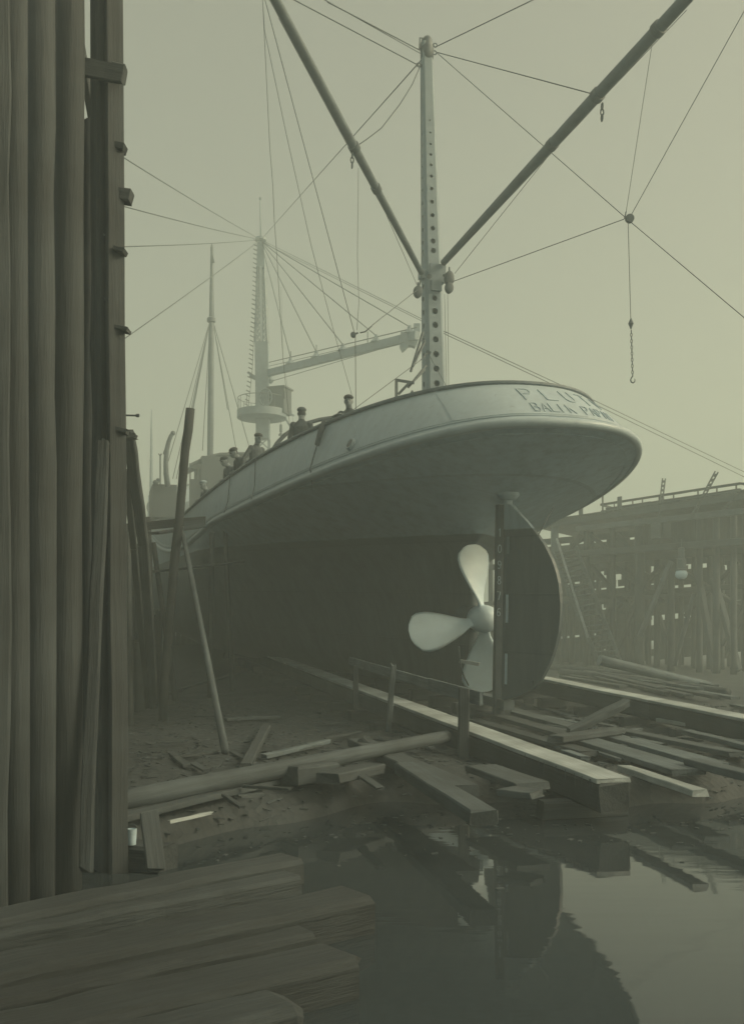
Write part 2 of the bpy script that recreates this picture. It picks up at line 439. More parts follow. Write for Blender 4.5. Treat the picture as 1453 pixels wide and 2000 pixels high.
n1 = nt.nodes.new('ShaderNodeTexNoise'); n1.inputs['Scale'].default_value = 1.1; n1.inputs['Detail'].default_value = 10; n1.inputs['Roughness'].default_value = 0.7
n2 = nt.nodes.new('ShaderNodeTexVoronoi'); n2.inputs['Scale'].default_value = 9
nt.links.new(tc.outputs['Object'], n1.inputs['Vector']); nt.links.new(tc.outputs['Object'], n2.inputs['Vector'])
r1 = ramp(nt, [(0.3, tone(0.03)), (0.5, tone(0.04)), (0.72, tone(0.058))]); nt.links.new(n1.outputs[0], r1.inputs[0])
nt.links.new(r1.outputs[0], bs.inputs['Base Color'])
bp = nt.nodes.new('ShaderNodeBump'); bp.inputs['Strength'].default_value = 0.8; bp.inputs['Distance'].default_value = 0.06
mxb = nt.nodes.new('ShaderNodeMath'); mxb.operation = 'MULTIPLY_ADD'; mxb.inputs[1].default_value = 0.4
nt.links.new(n2.outputs[0], mxb.inputs[0]); nt.links.new(n1.outputs[0], mxb.inputs[2])
nt.links.new(mxb.outputs[0], bp.inputs['Height']); nt.links.new(bp.outputs[0], bs.inputs['Normal'])
bs.inputs['Roughness'].default_value = 0.75
me = b.mesh('ground', gm, True)
o = bpy.data.objects.new('ground', me); COL.objects.link(o); struct(o)

wm_ = bpy.data.materials.new('water')
nt, bs = nodes_of(wm_)
bs.inputs['Base Color'].default_value = tone(0.05); bs.inputs['Roughness'].default_value = 0.035; bs.inputs['IOR'].default_value = 1.4
tc = nt.nodes.new('ShaderNodeTexCoord')
mp = nt.nodes.new('ShaderNodeMapping'); mp.inputs['Scale'].default_value = (0.35, 1.5, 1)
n1 = nt.nodes.new('ShaderNodeTexNoise'); n1.inputs['Scale'].default_value = 1.6; n1.inputs['Detail'].default_value = 3
nt.links.new(tc.outputs['Object'], mp.inputs[0]); nt.links.new(mp.outputs[0], n1.inputs['Vector'])
bp = nt.nodes.new('ShaderNodeBump'); bp.inputs['Strength'].default_value = 0.035; bp.inputs['Distance'].default_value = 0.06
nt.links.new(n1.outputs[0], bp.inputs['Height']); nt.links.new(bp.outputs[0], bs.inputs['Normal'])
b = MB(); b.add([(-300, -60, 0), (300, -60, 0), (300, 330, 0), (-300, 330, 0)], [(0, 1, 2, 3)])
o = bpy.data.objects.new('water', b.mesh('water', wm_)); COL.objects.link(o); struct(o)

# ------------------------------------------------------------------ haze
b = MB(); b.box((0, 135, 15.5), (310, 0, 0), (0, 205, 0), (0, 0, 18.5))
hm = bpy.data.materials.new('haze'); hm.use_nodes = True
nt = hm.node_tree
for n in list(nt.nodes): nt.nodes.remove(n)
pv = nt.nodes.new('ShaderNodeVolumePrincipled'); ou = nt.nodes.new('ShaderNodeOutputMaterial')
pv.inputs['Color'].default_value = (0.82, 0.96, 1.0, 1); pv.inputs['Density'].default_value = HAZE_DENSITY; pv.inputs['Anisotropy'].default_value = 0.15
nt.links.new(pv.outputs[0], ou.inputs['Volume'])
o = bpy.data.objects.new('haze', b.mesh('haze', hm)); COL.objects.link(o); o['kind'] = 'stuff'

# ------------------------------------------------------------------ the ship on the slip
cy = SU * math.cos(DECL) + Vector((0, 0, math.sin(DECL))); cz = -SU * math.sin(DECL) + Vector((0, 0, math.cos(DECL)))
SM = Matrix((SR, cy, cz)).transposed().to_4x4(); SM.translation = SHIP_P
SMi = SM.inverted()
ship = empty('ship', SM, 'grey steamship on the slip seen from its stern, with masts, propeller and rudder', 'ship')
def sbuild(b, name, mat, parent=None, smooth=False, auto=None):     # builder verts are in ship coordinates
    me = b.mesh(name, mat, smooth)
    o = bpy.data.objects.new(name, me); COL.objects.link(o)
    if smooth and auto: sharp(me, auto)
    return put(o, SM.copy(), ship if parent is None else parent)
def S(px, py, D): return SMi @ at(px, py, D)
def pix(p):
    w = SM @ Vector(p); return (CX + F * w.x / w.y, HY - F * (w.z - CZ) / w.y)

BOW = 58.0
def rail_h(s): return 5.9 - 0.0735 * s + (0.004 * (s - 10) ** 2 if s > 10 else 0) - (0.0035 * (s - 44) ** 2 if s > 44 else 0)
def kn_h(s):
    if s < 9.64: return 4.721 - 0.1038 * s + 0.003 * s * s
    return rail_h(s) - 1.19
def bowf(s, sb=BOW):
    if s < 40: return 1.0
    k = min(1, (s - 40) / (sb - 40)); return max(0.0, 1 - k ** 2.2)
N1, N2 = 44, 34
def kn_pt(th):
    c, n = math.cos(th), math.sin(th)
    return (-2.548 + 12.85 * (1 - c ** 1.602), 4.54 * n ** 0.7627)
def rl_pt(th):
    c, n = math.cos(th), math.sin(th)
    return (-1.0 + 21.88 * (1 - c ** 0.931), min(4.6, 4.66 * n ** 0.8573))
def arclen(fn, smax, n=1500):
    P = [fn(math.pi / 2 * i / n) for i in range(n + 1)]
    P = [p for p in P if p[0] <= smax]
    a = [0.0]
    for p, q in zip(P, P[1:]): a.append(a[-1] + math.hypot(q[0] - p[0], q[1] - p[1]))
    return P, a
def resample(P, a, fr):
    t = fr * a[-1]; lo = 0
    import bisect
    i = min(max(bisect.bisect_left(a, t), 1), len(a) - 1)
    k = (t - a[i - 1]) / max(1e-9, a[i] - a[i - 1])
    return (P[i - 1][0] + (P[i][0] - P[i - 1][0]) * k, P[i - 1][1] + (P[i][1] - P[i - 1][1]) * k)
KP, KA = arclen(kn_pt, 10.25); RP, RA = arclen(rl_pt, 11.6)
SF = [10.3 + (BOW - 10.3) * (i / N2) for i in range(1, N2 + 1)]
def half_curve(P, A, hfun, tmax):
    out = []
    for i in range(N1 + 1):
        s, t = resample(P, A, (i / N1) ** 1.15)
        out.append((s, t, hfun(s)))
    s0, t0 = out[-1][0], out[-1][1]
    for i, s in enumerate(SF):
        s2 = s0 + (BOW - s0) * (i + 1) / N2
        out.append((s2, (tmax + (t0 - tmax) * math.exp(-(s2 - s0) / 3)) * bowf(s2, BOW - 0.001), hfun(s2)))
    return out
KN = half_curve(KP, KA, kn_h, 4.6)
RL = half_curve(RP, RA, rail_h, 4.58)
NT = len(KN)
# waterlines below the knuckle
def wl_curve(h, s0, Bm, Lrun, mode):
    out = []
    for i in range(NT):
        sk = KN[i][0]
        s = s0 + (sk + 2.548) * (BOW - 2 * (1 - h / 6) - s0) / (BOW + 2.548)
        x = max(0.0, min(1.0, (s - s0) / Lrun))
        fine = x * x * (3 - 2 * x)
        full = (1 - (1 - x) ** 2.3) ** 0.95
        t = Bm * (fine * (1 - mode) + full * mode) * bowf(s, BOW - 2 * (1 - h / 6))
        out.append((s, max(t, 0.11 if i > 0 and t < 0.11 and h < 3 else t), h))
    return out
LV = [wl_curve(0.0, 1.7, 3.0, 18, 0.0), wl_curve(0.2, 1.7, 3.75, 18, 0.0), wl_curve(0.55, 1.7, 4.2, 17, 0.0),
      wl_curve(1.1, 1.7, 4.45, 16.5, 0.05), wl_curve(1.8, 1.7, 4.52, 15.5, 0.12), wl_curve(2.5, 1.76, 4.55, 14.5, 0.3), wl_curve(3.1, 1.9, 4.56, 13.5, 0.6)]
base = LV[-1]
for f in (0.12, 0.26, 0.40, 0.55, 0.70, 0.83, 0.93):
    row = []
    for i in range(NT):
        p, q = base[i], KN[i]
        st = max(0.0, 1 - i / N1)                # counter region
        fh = f ** (1 - 0.22 * st)
        ins = 0.0
        row.append((p[0] + (q[0] - p[0]) * f, p[1] + (q[1] - p[1]) * (f if i > N1 else f ** (1 - 0.12 * (1 - st))), p[2] + (q[2] - p[2]) * fh))
    LV.append(row)
LV.append([(s, t, h) for s, t, h in KN])
b = MB()
def lofted(b, rows, closed_bottom=True):
    n = len(rows[0])
    for side in (-1, 1):
        vs = [(side * t, s, h) for r in rows for (s, t, h) in r]
        fs = []
        for k in range(len(rows) - 1):
            for i in range(n - 1):
                q = (k * n + i, k * n + i + 1, (k + 1) * n + i + 1, (k + 1) * n + i)
                fs.append(q if side > 0 else q[::-1])
        b.add(vs, fs)
lofted(b, LV)
n = NT
b.add([(-t, s, h) for s, t, h in LV[0]] + [(t, s, h) for s, t, h in LV[0]], [(i, i + 1, n + i + 1, n + i) for i in range(n - 1)])
hull = sbuild(b, 'hull', 'hull', None, True)
# weld and smooth
import bmesh
bm = bmesh.new(); bm.from_mesh(hull.data); bmesh.ops.remove_doubles(bm, verts=bm.verts, dist=0.002)
bmesh.ops.recalc_face_normals(bm, faces=bm.faces); bm.to_mesh(hull.data); bm.free()
hull.data.polygons.foreach_set('use_smooth', [True] * len(hull.data.polygons))
# bulwark: leaning in towards the rail at the stern
def bul(i, v, out=0.0, side=-1):
    """point on the bulwark shell: i fractional index along the half curve, v 0 (knuckle) .. 1 (rail)."""
    i0 = min(int(i), NT - 2); k = i - i0
    K = [KN[i0][j] + (KN[i0 + 1][j] - KN[i0][j]) * k for j in range(3)]
    Rr = [RL[i0][j] + (RL[i0 + 1][j] - RL[i0][j]) * k for j in range(3)]
    bulge = 0.05 * math.sin(math.pi * v)
    p = Vector((side * (K[1] + (Rr[1] - K[1]) * v), K[0] + (Rr[0] - K[0]) * v, K[2] + (Rr[2] - K[2]) * v + bulge))
    return p
def bul_n(i, v, side=-1):
    a = bul(min(i + .3, NT - 1.01), v, 0, side) - bul(max(i - .3, 0), v, 0, side)
    c = bul(i, min(1, v + .1), 0, side) - bul(i, max(0, v - .1), 0, side)
    nrm = a.cross(c).normalized()
    return nrm if nrm.dot(Vector((side, -0.3, 0.1))) > 0 else -nrm
VV = [0, .08, .2, .4, .6, .8, 1.0]
b = MB()
for side in (-1, 1):
    vs = []
    for v in VV:
        for i in range(NT): vs.append(bul(i if i < NT - 1 else NT - 1.001, v, 0, side))
    fs = []
    for k in range(len(VV) - 1):
        for i in range(NT - 1):
            q = (k * NT + i, k * NT + i + 1, (k + 1) * NT + i + 1, (k + 1) * NT + i)
            fs.append(q if side > 0 else q[::-1])
    b.add(vs, fs)
bulw = sbuild(b, 'bulwark', 'bulwark', None, True)
bm = bmesh.new(); bm.from_mesh(bulw.data); bmesh.ops.remove_doubles(bm, verts=bm.verts, dist=0.002)
bmesh.ops.recalc_face_normals(bm, faces=bm.faces); bm.to_mesh(bulw.data); bm.free()
bulw.data.polygons.foreach_set('use_smooth', [True] * len(bulw.data.polygons))
# mouldings and rail run round the stern in one sweep from port bow to starboard bow
def sweep(fn, prof, name, mat, imax=NT - 1):
    idx = [-(imax - k) for k in range(imax)] + [0] + [k + 1 for k in range(imax)]
    b = MB(); P = []
    for j in idx:
        side = -1 if j < 0 else 1
        P.append(fn(min(abs(j), NT - 1.01), side))
    m = len(prof); vs = []
    for k, (p, nrm) in enumerate(P):
        t = (P[min(k + 1, len(P) - 1)][0] - P[max(k - 1, 0)][0]).normalized()
        u = Vector((0, 0, 1)); o_ = t.cross(u).normalized()
        if o_.dot(nrm) < 0: o_ = -o_
        for (a, c) in prof: vs.append(p + o_ * a + u * c)
    fs = [(k * m + j, k * m + (j + 1) % m, (k + 1) * m + (j + 1) % m, (k + 1) * m + j) for k in range(len(P) - 1) for j in range(m)]
    b.add(vs, fs)
    o = sbuild(b, name, mat, None, True, 50)
    bm = bmesh.new(); bm.from_mesh(o.data); bmesh.ops.recalc_face_normals(bm, faces=bm.faces); bm.to_mesh(o.data); bm.free()
    return o
def on_kn(off):
    def f(i, side):
        p = bul(i, off, 0, side); return p, Vector((side, -1.0 if i < 14 else -.05, 0))
    return f
halfround = lambda r, k=1.0: [(r * math.cos(a), r * k * math.sin(a)) for a in [rad(-90 + 22.5 * j) for j in range(9)]] + [(-0.03, r * k), (-0.03, -r * k)]
sweep(on_kn(0.03), halfround(0.085, 0.95), 'rubbing_moulding', 'moulding')
sweep(on_kn(0.165), halfround(0.022), 'beading', 'moulding')
sweep(on_kn(0.20), halfround(0.012), 'beading', 'moulding')
# small fillet strip under the knuckle
def under_kn(i, side):
    i0 = min(int(i), NT - 2); k = i - i0
    p = [LV[-2][i0][j] + (LV[-2][i0 + 1][j] - LV[-2][i0][j]) * k for j in range(3)]
    return Vector((side * p[1], p[0], p[2])), Vector((side, -1.0 if i < 14 else -.05, 0))
sweep(under_kn, [(0.012, 0.012), (0.02, -0.01), (-0.02, -0.02), (-0.02, 0.012)], 'plate_lap', 'hull', N1 + 4)
def on_row(k):
    def f(i, side):
        i0 = min(int(i), NT - 2); u = i - i0
        p = [LV[k][i0][j] + (LV[k][i0 + 1][j] - LV[k][i0][j]) * u for j in range(3)]
        return Vector((side * p[1], p[0], p[2])), Vector((side, -1.0 if i < 14 else -.05, 0))
    return f
# butt straps on the bulwark plating
for ii in (7.5, 15.5, 22, 27.5, 32.5, 37, 41):
    for side in (-1, 1):
        b = MB(); nv = 7
        vs = []
        for k in range(nv):
            v = .22 + .75 * k / (nv - 1); nn = bul_n(ii, v, side)
            t_ = (bul(ii + .2, v, 0, side) - bul(ii - .2, v, 0, side)).normalized() * .035
            pt = bul(ii, v, 0, side)
            vs += [pt - t_ - nn * .01, pt - t_ + nn * .007, pt + t_ + nn * .007, pt + t_ - nn * .01]
        b.add(vs, [(k * 4 + j, k * 4 + j + 1, k * 4 + j + 5, k * 4 + j + 4) for k in range(nv - 1) for j in range(3)]); sbuild(b, 'butt_strap', 'bulwark')
def on_rail(i, side):
    p = bul(i, 1.0, 0, side); return p, Vector((side, -1.0 if i < 14 else -.05, 0))
sweep(on_rail, [(0.05, -0.03), (0.07, 0.0), (0.05, 0.045), (-0.16, 0.045), (-0.18, 0.0), (-0.16, -0.03)], 'rail', 'rail')
# deck
def deck_h(s): return kn_h(s) + 0.02
b = MB(); vs = []; fs = []
for i in range(NT):
    K, Rr = KN[i], RL[i]
    v = max(0.02, min(.9, (deck_h(Rr[0]) - K[2]) / (Rr[2] - K[2])))
    s = K[0] + (Rr[0] - K[0]) * v; t = max(0.0, K[1] + (Rr[1] - K[1]) * v - 0.05)
    vs += [(-t, s, deck_h(s)), (t, s, deck_h(s))]
for i in range(NT - 1): fs.append((2 * i, 2 * i + 1, 2 * i + 3, 2 * i + 2))
b.add(vs, fs); sbuild(b, 'deck', 'deck')

# find a spot on the port bulwark by its place in the photograph
def find_bul(px, py, side=-1):
    best = None
    for i in range(0, 4 * N1):
        for v in range(0, 21):
            q = pix(bul(i / 4, v / 20, 0, side)); d = (q[0] - px) ** 2 + (q[1] - py) ** 2
            if best is None or d < best[0]: best = (d, i / 4, v / 20)
    return best[1], best[2]
# porthole
i, v = find_bul(687, 867); nr = bul_n(i, v); c = bul(i, v) + nr * 0.03
b = MB(); b.lathe([(0.085, -0.05), (0.125, -0.05), (0.125, 0.03), (0.105, 0.045), (0.085, 0.03)], c, nr, 24)
ph = sbuild(b, 'porthole', 'moulding', None, True, 40)
b = MB(); b.lathe([(0.086, 0.015), (0.086, 0.034)], c, nr, 24); sbuild(b, 'pane', 'glass', ph)
# raised name letters on the stern
GL = {
 'P': [[(0, 0), (0, 1)], [(0, 1), (.42, 1), (.55, .9), (.55, .62), (.42, .5), (0, .5)]],
 'L': [[(0, 1), (0, 0), (.55, 0)]],
 'U': [[(0, 1), (0, .2), (.12, .03), (.28, 0), (.44, .03), (.56, .2), (.56, 1)]],
 'T': [[(0, 1), (.6, 1)], [(.3, 1), (.3, 0)]],
 'O': [[(.3, 1), (.1, .9), (0, .65), (0, .35), (.1, .1), (.3, 0), (.5, .1), (.6, .35), (.6, .65), (.5, .9), (.3, 1)]],
 'B': [[(0, 0), (0, 1), (.4, 1), (.53, .88), (.53, .64), (.4, .52), (0, .52)], [(.4, .52), (.56, .4), (.56, .14), (.42, 0), (0, 0)]],
 'A': [[(0, 0), (.3, 1), (.6, 0)], [(.11, .36), (.49, .36)]],
 'I': [[(.1, 0), (.1, 1)]],
 'K': [[(0, 0), (0, 1)], [(.55, 1), (0, .42)], [(.2, .6), (.58, 0)]],
 'N': [[(0, 0), (0, 1), (.55, 0), (.55, 1)]],
 '6': [[(.5, .92), (.3, 1), (.1, .85), (0, .5), (0, .25), (.12, .05), (.3, 0), (.48, .08), (.55, .28), (.46, .5), (.28, .56), (.05, .45)]],
 '7': [[(0, 1), (.55, 1), (.22, 0)]],
 '8': [[(.28, .53), (.08, .65), (.05, .82), (.14, .96), (.28, 1), (.42, .96), (.51, .82), (.48, .65), (.28, .53), (.06, .4), (0, .22), (.1, .05), (.28, 0), (.46, .05), (.56, .22), (.5, .4), (.28, .53)]],
 '9': [[(.05, .08), (.25, 0), (.45, .15), (.55, .5), (.55, .75), (.43, .95), (.25, 1), (.07, .92), (0, .72), (.09, .5), (.27, .44), (.5, .55)]],
 '0': [[(.28, 1), (.1, .9), (0, .65), (0, .35), (.1, .1), (.28, 0), (.46, .1), (.56, .35), (.56, .65), (.46, .9), (.28, 1)]],
 '1': [[(.1, .8), (.28, 1), (.28, 0)]],
}
# signed arclength round the stern at half height, port negative
ARC = {-1: [0.0], 1: [0.0]}
for side in (-1, 1):
    for k in range(1, 200):
        ARC[side].append(ARC[side][-1] + (bul(k / 4, .5, 0, side) - bul((k - 1) / 4, .5, 0, side)).length)
def bul_arc(a, v):
    side = -1 if a < 0 else 1
    A = ARC[side]; a = abs(a)
    import bisect
    k = min(max(bisect.bisect_left(A, a), 1), len(A) - 1)
    i = ((k - 1) + (a - A[k - 1]) / (A[k] - A[k - 1])) / 4
    return bul(i, v, 0, side)
def stroke_strip(b, pts, nrms, w, d):
    n = len(pts); vs = []
    for k in range(n):
        t = (pts[min(k + 1, n - 1)] - pts[max(k - 1, 0)]).normalized()
        nn = nrms[k]; s = t.cross(nn).normalized() * w / 2
        e = t * (w / 2 if k == n - 1 else (-w / 2 if k == 0 else 0))
        for (sg, up) in ((-1, -.02), (1, -.02), (.75, d), (-.75, d)): vs.append(pts[k] + e + s * sg + nn * up)
    fs = [(k * 4 + j, k * 4 + (j + 1) % 4, (k + 1) * 4 + (j + 1) % 4, (k + 1) * 4 + j) for k in range(n - 1) for j in range(4)]
    fs += [(0, 1, 2, 3), tuple((n - 1) * 4 + j for j in (3, 2, 1, 0))]
    b.add(vs, fs)
def arc_of_px(px, v):
    best = min(((pix(bul_arc(a / 50, v))[0] - px) ** 2, a / 50) for a in range(-150, 100)); return best[1]
def lettering(word, a0, step, v0, v1, w, hgt):
    for k, ch in enumerate(word):
        if ch == ' ': continue
        b = MB()
        for st in GL[ch]:
            P = []
            for (p, q) in zip(st, st[1:]):
                for m in range(5): P.append((p[0] + (q[0] - p[0]) * m / 4, p[1] + (q[1] - p[1]) * m / 4))
            P = [p for j, p in enumerate(P) if j == 0 or p != P[j - 1]]
            pts = []; nr = []
            for (x, y) in P:
                a = a0 + step * k + x * hgt; v = v0 + (v1 - v0) * y
                p = bul_arc(a, v); pts.append(p)
                e = bul_arc(a + .05, v) - bul_arc(a - .05, v); f = bul_arc(a, v + .05) - bul_arc(a, v - .05)
                nn = e.cross(f).normalized()
                if nn.dot(Vector((p.x, p.y - 3, 0))) < 0: nn = -nn
                nr.append(nn)
            stroke_strip(b, pts, nr, w * .85, 0.014)
        o = sbuild(b, 'name_letter', 'letter', bulw)
a0 = arc_of_px(1012, .75)
lettering('PLUTO', a0, (arc_of_px(1053, .75) - a0) * 1.0, .52, .80, 0.034, 0.34)
a1 = arc_of_px(1036, .4)
lettering('BALIK PAPAN', a1, (arc_of_px(1104, .4) - a1) / 4, .25, .42, 0.022, 0.19)

# rudder, stern frame, propeller ------------------------------------------------
RA_ = rad(18)
rud_dir = (-math.cos(RA_), math.sin(RA_))           # (s, t) direction of the blade from the stock
def rud_uv(px, py):       # photograph place -> (chord, height) on the rudder's plane
    P = SM @ Vector((0, 0, 0)); d = (SM.to_3x3() @ Vector((rud_dir[1], rud_dir[0], 0))); u = SM.to_3x3() @ Vector((0, 0, 1))
    nrm = d.cross(u); ray = Vector(((px - CX) / F, 1, (HY - py) / F)); o_ = Vector((0, 0, CZ))
    k = (P - o_).dot(nrm) / ray.dot(nrm); X = o_ + ray * k - P
    return X.dot(d), X.dot(u)
def rud_pt(c, h, off=0.0): return Vector((rud_dir[1] * c + rud_dir[0] * off, rud_dir[0] * c - rud_dir[1] * off, h))
outline = [rud_uv(*p) for p in [(1000, 985), (1013, 1000), (1035, 1023.5), (1050, 1043), (1065, 1064), (1080, 1094), (1088, 1117), (1093, 1139), (1096.6, 1178), (1096, 1205), (1093, 1235), (1086, 1265), (1077, 1292), (1057.5, 1329.5), (1038, 1348), (1018, 1359), (992, 1366)]]
outline = [(0.02, outline[0][1])] + outline + [(0.02, outline[-1][1])]
b = MB(); n = len(outline)
vs = [rud_pt(c, h, -.035 if c > .3 else -.06) for c, h in outline] + [rud_pt(c, h, .035 if c > .3 else .06) for c, h in outline]
# fan about the middle
mid = (0.6, sum(h for c, h in outline) / n)
vs += [rud_pt(mid[0], mid[1], -.06), rud_pt(mid[0], mid[1], .06)]
fs = [(k, (k + 1) % n, 2 * n) for k in range(n)] + [((k + 1) % n + n, k + n, 2 * n + 1) for k in range(n)] + [(k, k + n, (k + 1) % n + n, (k + 1) % n) for k in range(n)]
b.add(vs, fs); rud = sbuild(b, 'rudder', 'hull')
# stiffening arms (pintle straps) on the rudder
for hh in (0.55, 1.25, 1.95, 2.65):
    b = MB(); b.box(rud_pt(0.42, hh), rud_pt(0.42, 0) - rud_pt(0, 0), (rud_pt(0, 0, .052) - rud_pt(0, 0)), (0, 0, 0.04))
    sbuild(b, 'pintle_strap', 'hull', rud)
b = MB(); b.tube([(0, 0, 0.02), (0, 0, 3.35), (0, 0, 4.25)], [0.075, 0.075, 0.085], 14); sbuild(b, 'rudder_stock', 'hull', rud, True, 40)
b = MB(); b.lathe([(0.2, -0.06), (0.21, 0.0), (0.17, 0.05), (0.12, 0.09)], (0, 0.0, 4.06), (0, 0, -1), 20); sbuild(b, 'stuffing_collar', 'hull', rud, True, 40)
# stern frame: rudder post, shoe
b = MB()
b.box((-0.045, 0.2, 1.85), (0.105, 0, 0), (0, 0.07, 0), (0, 0, 2.05))
post = sbuild(b, 'rudder_post', 'bottom')
b = MB(); b.box((0, 1.0, 0.07), (0.11, 0, 0), (0, 1.2, 0), (0, 0, 0.09)); sbuild(b, 'stern_shoe', 'bottom')
# draught figures on the after port face of the post
for ch, yy in (('6', 1195), ('7', 1163), ('8', 1133), ('9', 1103), ('0', 1072), ('1', 1040)):
    hh = (SMi @ at(974, yy + 8, 19.8)).z
    b = MB()
    for st in GL[ch]:
        stroke_strip(b, [Vector((-0.135 + x * .11, 0.127, hh + y * .15)) for x, y in st], [Vector((0, -1, 0))] * len(st), 0.016, 0.003)
    sbuild(b, 'draught_figure', 'white', post)
# zinc plates
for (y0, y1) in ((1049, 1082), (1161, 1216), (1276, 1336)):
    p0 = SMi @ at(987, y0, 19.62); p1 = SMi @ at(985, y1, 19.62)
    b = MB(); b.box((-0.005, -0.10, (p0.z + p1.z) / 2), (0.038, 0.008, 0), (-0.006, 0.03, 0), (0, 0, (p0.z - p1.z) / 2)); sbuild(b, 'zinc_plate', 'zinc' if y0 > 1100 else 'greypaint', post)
# propeller
hubp = SMi @ at(936, 1208, 20.9); hubp.x = 0.0
HUBC = Vector((0, 1.16, hubp.z))
prop = put(bpy.data.objects.new('propeller', MB().mesh('propeller', 'bronze')), SM.copy(), ship) if False else None
b = MB(); b.lathe([(0.17, 0.36), (0.26, 0.3), (0.285, 0.1), (0.28, -0.08), (0.26, -0.2), (0.21, -0.31), (0.12, -0.38), (0.02, -0.40)], HUBC, (0, 1, 0), 28)
prop = sbuild(b, 'propeller', 'bronze', None, True, 50)
def blade(ang):
    Rr = 1.52; rows = []; NR, NC = 14, 12
    prof = [(.10, .22), (.2, .26), (.3, .38), (.42, .53), (.55, .67), (.68, .79), (.78, .85), (.87, .84), (.93, .74), (.97, .56), (.99, .38), (1.0, .22)]
    def wid(r):
        for (a, wa), (c, wc) in zip(prof, prof[1:]):
            if r <= c: return wa + (wc - wa) * (r - a) / (c - a)
        return .05
    b = MB(); up = []; 
    rr = [.13 + (.985 - .13) * (k / (NR - 1)) ** .85 for k in range(NR)] + [1.0]
    for side in (1, -1):
        vs = []
        for r in rr:
            pitch = math.atan(3.2 / (2 * math.pi * max(r, .18) * Rr * 1.0))     # pitch angle from the disc plane
            w = wid(r) * 1.04; th = 0.055 * (1 - r) + 0.010
            for c in range(NC + 1):
                x = c / NC * 2 - 1
                chord = x * w / 2 * 1.0 + 0.05 * (r - .5)
                tk = th * (1 - x * x) ** .5 * side
                d = chord * math.cos(pitch); ax = chord * math.sin(pitch) + 0.26 * r      # along disc / along shaft
                n_d = -math.sin(pitch) * tk; n_a = math.cos(pitch) * tk
                # wrap d onto the cylinder at radius r
                R_ = r * Rr; a_ = (d + n_d) / R_ if R_ > .35 else (d + n_d) / .35
                lx = R_ * math.sin(a_) if R_ > .35 else d + n_d; lz = R_ * math.cos(a_) if R_ > .35 else R_
                vs.append((lx, ax + n_a, lz))
        m = NC + 1
        fs = [(k * m + c, k * m + c + 1, (k + 1) * m + c + 1, (k + 1) * m + c) for k in range(len(rr) - 1) for c in range(NC)]
        if side < 0: fs = [f[::-1] for f in fs]
        b.add(vs, fs)
    rot = Matrix.Rotation(ang, 3, 'Y')
    b.v = [tuple(HUBC + rot @ Vector(v)) for v in b.v]
    o = sbuild(b, 'blade', 'bronze', prop, True)
    bm = bmesh.new(); bm.from_mesh(o.data); bmesh.ops.remove_doubles(bm, verts=bm.verts, dist=0.0015); bmesh.ops.recalc_face_normals(bm, faces=bm.faces); bm.to_mesh(o.data); bm.free()
    return o
for k, a_ in enumerate((-8, -8, -5, -14)): blade(rad(a_ + 90 * k))
b = MB(); b.tube([HUBC + Vector((0, .2, 0)), HUBC + Vector((0, .9, 0))], [0.2, 0.3], 20); sbuild(b, 'stern_boss', 'bottom', None, True, 40)

# after mast: pierced box mast, carrying two derricks ----------------------------
MD = 23.5
mb_, mt_ = S(850, 775, MD), S(832, 84, MD)
mtop, mbot = Vector((mt_.x, mt_.y, mt_.z)), Vector((mb_.x, mb_.y, mb_.z - 0.9))
def mast_c(u): return mbot.lerp(mtop, u)
def u_of_y(py):
    z0 = (SMi @ at(850, py, MD)).z; return (z0 - mbot.z) / (mtop.z - mbot.z)
lev = [0.0] + [u_of_y(y) for y in (766, 738, 709, 681, 652, 625, 598, 574, 548, 500, 488, 463, 438, 412, 386, 361, 337, 317, 297, 276, 252, 228)] + [1.0]
def mast_w(u): return 0.50 + (0.235 - 0.50) * u
b = MB()
cham = 0.16
def ring(u):
    c = mast_c(u); w = mast_w(u) / 2; k = w * (1 - 2 * cham)
    return [c + Vector(p) for p in ((-k, -w, 0), (k, -w, 0), (w, -k, 0), (w, k, 0), (k, w, 0), (-k, w, 0), (-w, k, 0), (-w, -k, 0))]
NH = 16
for a_, c_ in zip(lev, lev[1:]):
    r0, r1 = ring(a_), ring(c_)
    um = (a_ + c_) / 2; ym = None
    holed = (lev[1] <= a_ and c_ <= lev[-2] and not (lev[9] <= a_ < lev[10] - 1e-6) and not (lev[8] <= a_ < lev[9] - 1e-6 and False))
    hr = (0.070 if um < lev[7] else 0.062) * (1.0 if um < lev[9] else 1 - 0.72 * (um - lev[10]) / (lev[-2] - lev[10]))
    for j in range(8):
        q = [r0[j], r0[(j + 1) % 8], r1[(j + 1) % 8], r1[j]]
        if j % 2 == 0 and holed:
            c = sum(q, Vector()) / 4
            ex = ((q[1] - q[0]) + (q[2] - q[3])).normalized(); ez = ((q[3] - q[0]) + (q[2] - q[1])).normalized()
            nn = ex.cross(ez)
            hrr = min(hr, (q[1] - q[0]).length * .4)
            cir = [c + ex * hrr * math.cos(2 * math.pi * t / NH) + ez * hrr * math.sin(2 * math.pi * t / NH) for t in range(NH)]
            inn = [p - nn * 0.012 for p in cir]
            vs = q + cir + inn; fs = []
            for t in range(NH):
                mid = 2 * math.pi * (t + .5) / NH
                cor = 2 if mid < math.pi / 2 else (3 if mid < math.pi else (0 if mid < 1.5 * math.pi else 1))
                fs.append((cor, 4 + (t + 1) % NH, 4 + t))
                fs.append((4 + t, 4 + (t + 1) % NH, 4 + NH + (t + 1) % NH, 4 + NH + t))
            for (t, c1, c2) in ((0, 1, 2), (NH // 4, 2, 3), (NH // 2, 3, 0), (3 * NH // 4, 0, 1)): fs.append((c1, c2, 4 + t))
            b.add(vs, fs)
        else: b.add(q, [(0, 1, 2, 3)])
r1 = ring(1.0); b.add(r1, [tuple(range(8))])
mast = sbuild(b, 'mast', 'mast')
